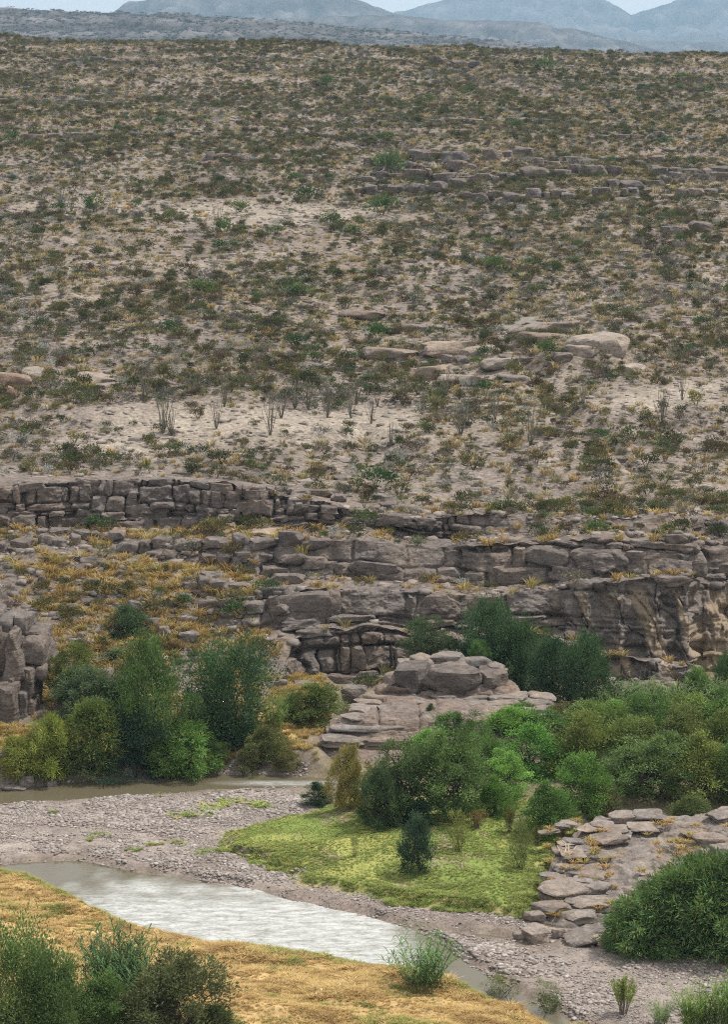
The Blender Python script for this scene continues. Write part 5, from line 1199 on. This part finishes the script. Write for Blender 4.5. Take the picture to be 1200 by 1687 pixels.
plant('mesquite', 668, 1352, 120, 118, (0.075, 0.105, 0.045), 'shaggy tree left of the forked trunk mesquite', 'tree', variant=1)
plant('willow', 628, 1360, 80, 90, (0.055, 0.082, 0.042), 'dark bush at the left foot of the shaggy tree')
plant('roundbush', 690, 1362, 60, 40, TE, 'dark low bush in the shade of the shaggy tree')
plant('roundbush', 815, 1345, 70, 60, BR, 'bright green bush right of the forked trunk mesquite')
plant('willow', 575, 1330, 72, 92, (0.19, 0.165, 0.065), 'tan yellow willow bush at the river bend')
plant('roundbush', 522, 1326, 48, 34, TE, 'small dark green bush at the tip of the grass')
plant('roundbush', 905, 1374, 108, 78, (0.075, 0.13, 0.042), 'rounded fresh green bush at the edge of the grass')
plant('willow', 965, 1340, 120, 88, BR, 'bright green willow behind the rounded fresh bush')
plant('sparse', 990, 1345, 80, 60, (0.12, 0.085, 0.06), 'brown half dead bush behind the slab top')
plant('roundbush', 1137, 1378, 92, 62, (0.085, 0.105, 0.045), 'olive bush growing on the pale rock slabs')
plant('conifer', 688, 1436, 80, 84, (0.040, 0.066, 0.044), 'lone dark blue green young tamarisk on the green grass', 'tree', variant=0)
plant('sparse', 756, 1402, 44, 66, (0.16, 0.17, 0.06), 'thin yellow green sapling right of the lone dark tamarisk', 'sapling')
plant('sparse', 858, 1432, 46, 84, (0.12, 0.14, 0.06), 'thin grey green sapling beside the slab outcrop', 'sapling')
plant('sparse', 585, 1412, 16, 30, (0.15, 0.16, 0.07), 'tiny thin sapling on the open green grass', 'sapling')
plant('broom', 840, 1372, 30, 44, (0.16, 0.16, 0.05), 'yellowish broom left of the rounded fresh bush')
plant('broom', 930, 1392, 34, 40, (0.17, 0.13, 0.06), 'reddish brown broom in front of the rounded fresh bush')
plant('broom', 885, 1395, 26, 36, (0.17, 0.15, 0.05), 'tan broom just below the rounded fresh bush')
plant('broom', 785, 1365, 50, 30, (0.22, 0.16, 0.07), 'low tan brush behind the yellow green sapling')
for (qx, qy, w, h, lb) in [(1140, 1560, 110, 130, 'upright cane rising out of the drooping willow bank, left one'), (1205, 1566, 110, 150, 'upright cane rising out of the drooping willow bank at the frame edge')]:
    plant('cane', qx, qy, w, h, (0.09, 0.14, 0.055), lb, 'cane clump')
# near right bank
for (qx, qy, w, h) in [(1035, 1563, 100, 55), (1075, 1566, 140, 95), (1120, 1568, 150, 122), (1170, 1572, 160, 140), (1225, 1575, 160, 155), (1100, 1553, 130, 105), (1155, 1558, 150, 132), (1290, 1580, 160, 150)]:
    plant('drape', qx, qy, w, h, tuple(np.array((0.082, 0.135, 0.052)) * R.uniform(.85, 1.15)), 'dense drooping green willow bush in the bank below the rock slabs', 'bush', 'willow bank below the slabs')
plant('nearreed', 697, 1632, 130, 108, (0.095, 0.165, 0.062), 'airy green reed clump in the water at the near bank tip', 'cane clump', variant=0)
plant('sparse', 822, 1648, 64, 44, (0.12, 0.135, 0.055), 'small olive bush on the near bank right of the reed clump')
plant('sparse', 905, 1670, 62, 52, (0.10, 0.13, 0.055), 'thin leafy bush at the lower end of the straw bank')
plant('broom', 1028, 1672, 66, 64, (0.19, 0.24, 0.05), 'yellow green broom with bare stems on the gravel')
plant('nearreed', 1090, 1690, 50, 50, (0.15, 0.21, 0.09), 'pale small reeds left of the corner cane')
plant('cane', 1150, 1700, 70, 84, (0.13, 0.20, 0.05), 'bright upright cane in the lower right corner, left half', 'cane clump')
plant('cane', 1200, 1702, 80, 105, (0.12, 0.19, 0.05), 'bright upright cane in the lower right corner, right half', 'cane clump')
# near left bushes
plant('tamarisk', 26, 1720, 180, 180, (0.085, 0.125, 0.048), 'tall feathery green tamarisk filling the lower left corner', 'tree', variant=1)
plant('tamarisk', 90, 1730, 150, 140, (0.075, 0.115, 0.045), 'lower feathery tamarisk right of the corner one', 'tree', variant=2)
plant('nearreed', 205, 1670, 150, 150, (0.07, 0.125, 0.055), 'dark green cane rising above the near bush', 'cane clump', variant=1)
plant('cane', 195, 1668, 120, 155, (0.06, 0.11, 0.05), 'dense cane at the heart of the near bush', 'cane clump', variant=1)
plant('nearreed', 265, 1675, 120, 110, (0.08, 0.135, 0.06), 'paler cane right of the dark cane', 'cane clump', variant=0)
plant('willow', 290, 1715, 190, 135, (0.085, 0.095, 0.048), 'grey olive bush in front of the near cane')
plant('willow', 175, 1725, 140, 110, (0.075, 0.12, 0.042), 'green bush at the bottom between corner tamarisk and olive bush')
plant('roundbush', 355, 1705, 80, 45, (0.085, 0.12, 0.045), 'small green bush at the right foot of the olive bush')

# driftwood
def sticks(name, label, items, mat, cat):
    ch = []
    for (x0, y0, x1, y1, Y0_, Y1_, r) in items:
        a = at_Y(x0, y0, fixY(y0, Y0_)); b = at_Y(x1, y1, fixY(y1, Y1_)); t = np.linspace(0, 1, 6)[:, None]
        ch.append((a + (b - a) * t + R.normal(size=(6, 3)) * .04, np.linspace(r, r * .5, 6)))
    c0 = ch[0][0][0]; o = put(name, None, None, label, cat, loc=c0)
    for pts, rad in ch:
        v, f = tubes([(pts - c0, rad)], 5); put('branch', mesh_np('branch', v, f, mat, smooth=True), o)
sticks('driftwood', 'pale driftwood poles leaning on the undercut left bank', [(378, 1268, 402, 1232, 167.2, 169.2, .07), (384, 1270, 394, 1238, 167.2, 169.3, .06), (375, 1262, 408, 1240, 167.4, 169.0, .04)], M_DRIFT, 'driftwood')
sticks('dead_branch', 'bleached dead branches on the left edge of the slabs', [(938, 1412, 928, 1386, 143.6, 144.6, .05), (934, 1410, 940, 1388, 143.6, 144.6, .04), (930, 1408, 920, 1392, 143.6, 144.8, .04), (940, 1410, 952, 1392, 143.6, 144.6, .035)], M_DRIFT, 'dead branch')
print('blocks', nblk, 'objects', len(scene.objects))
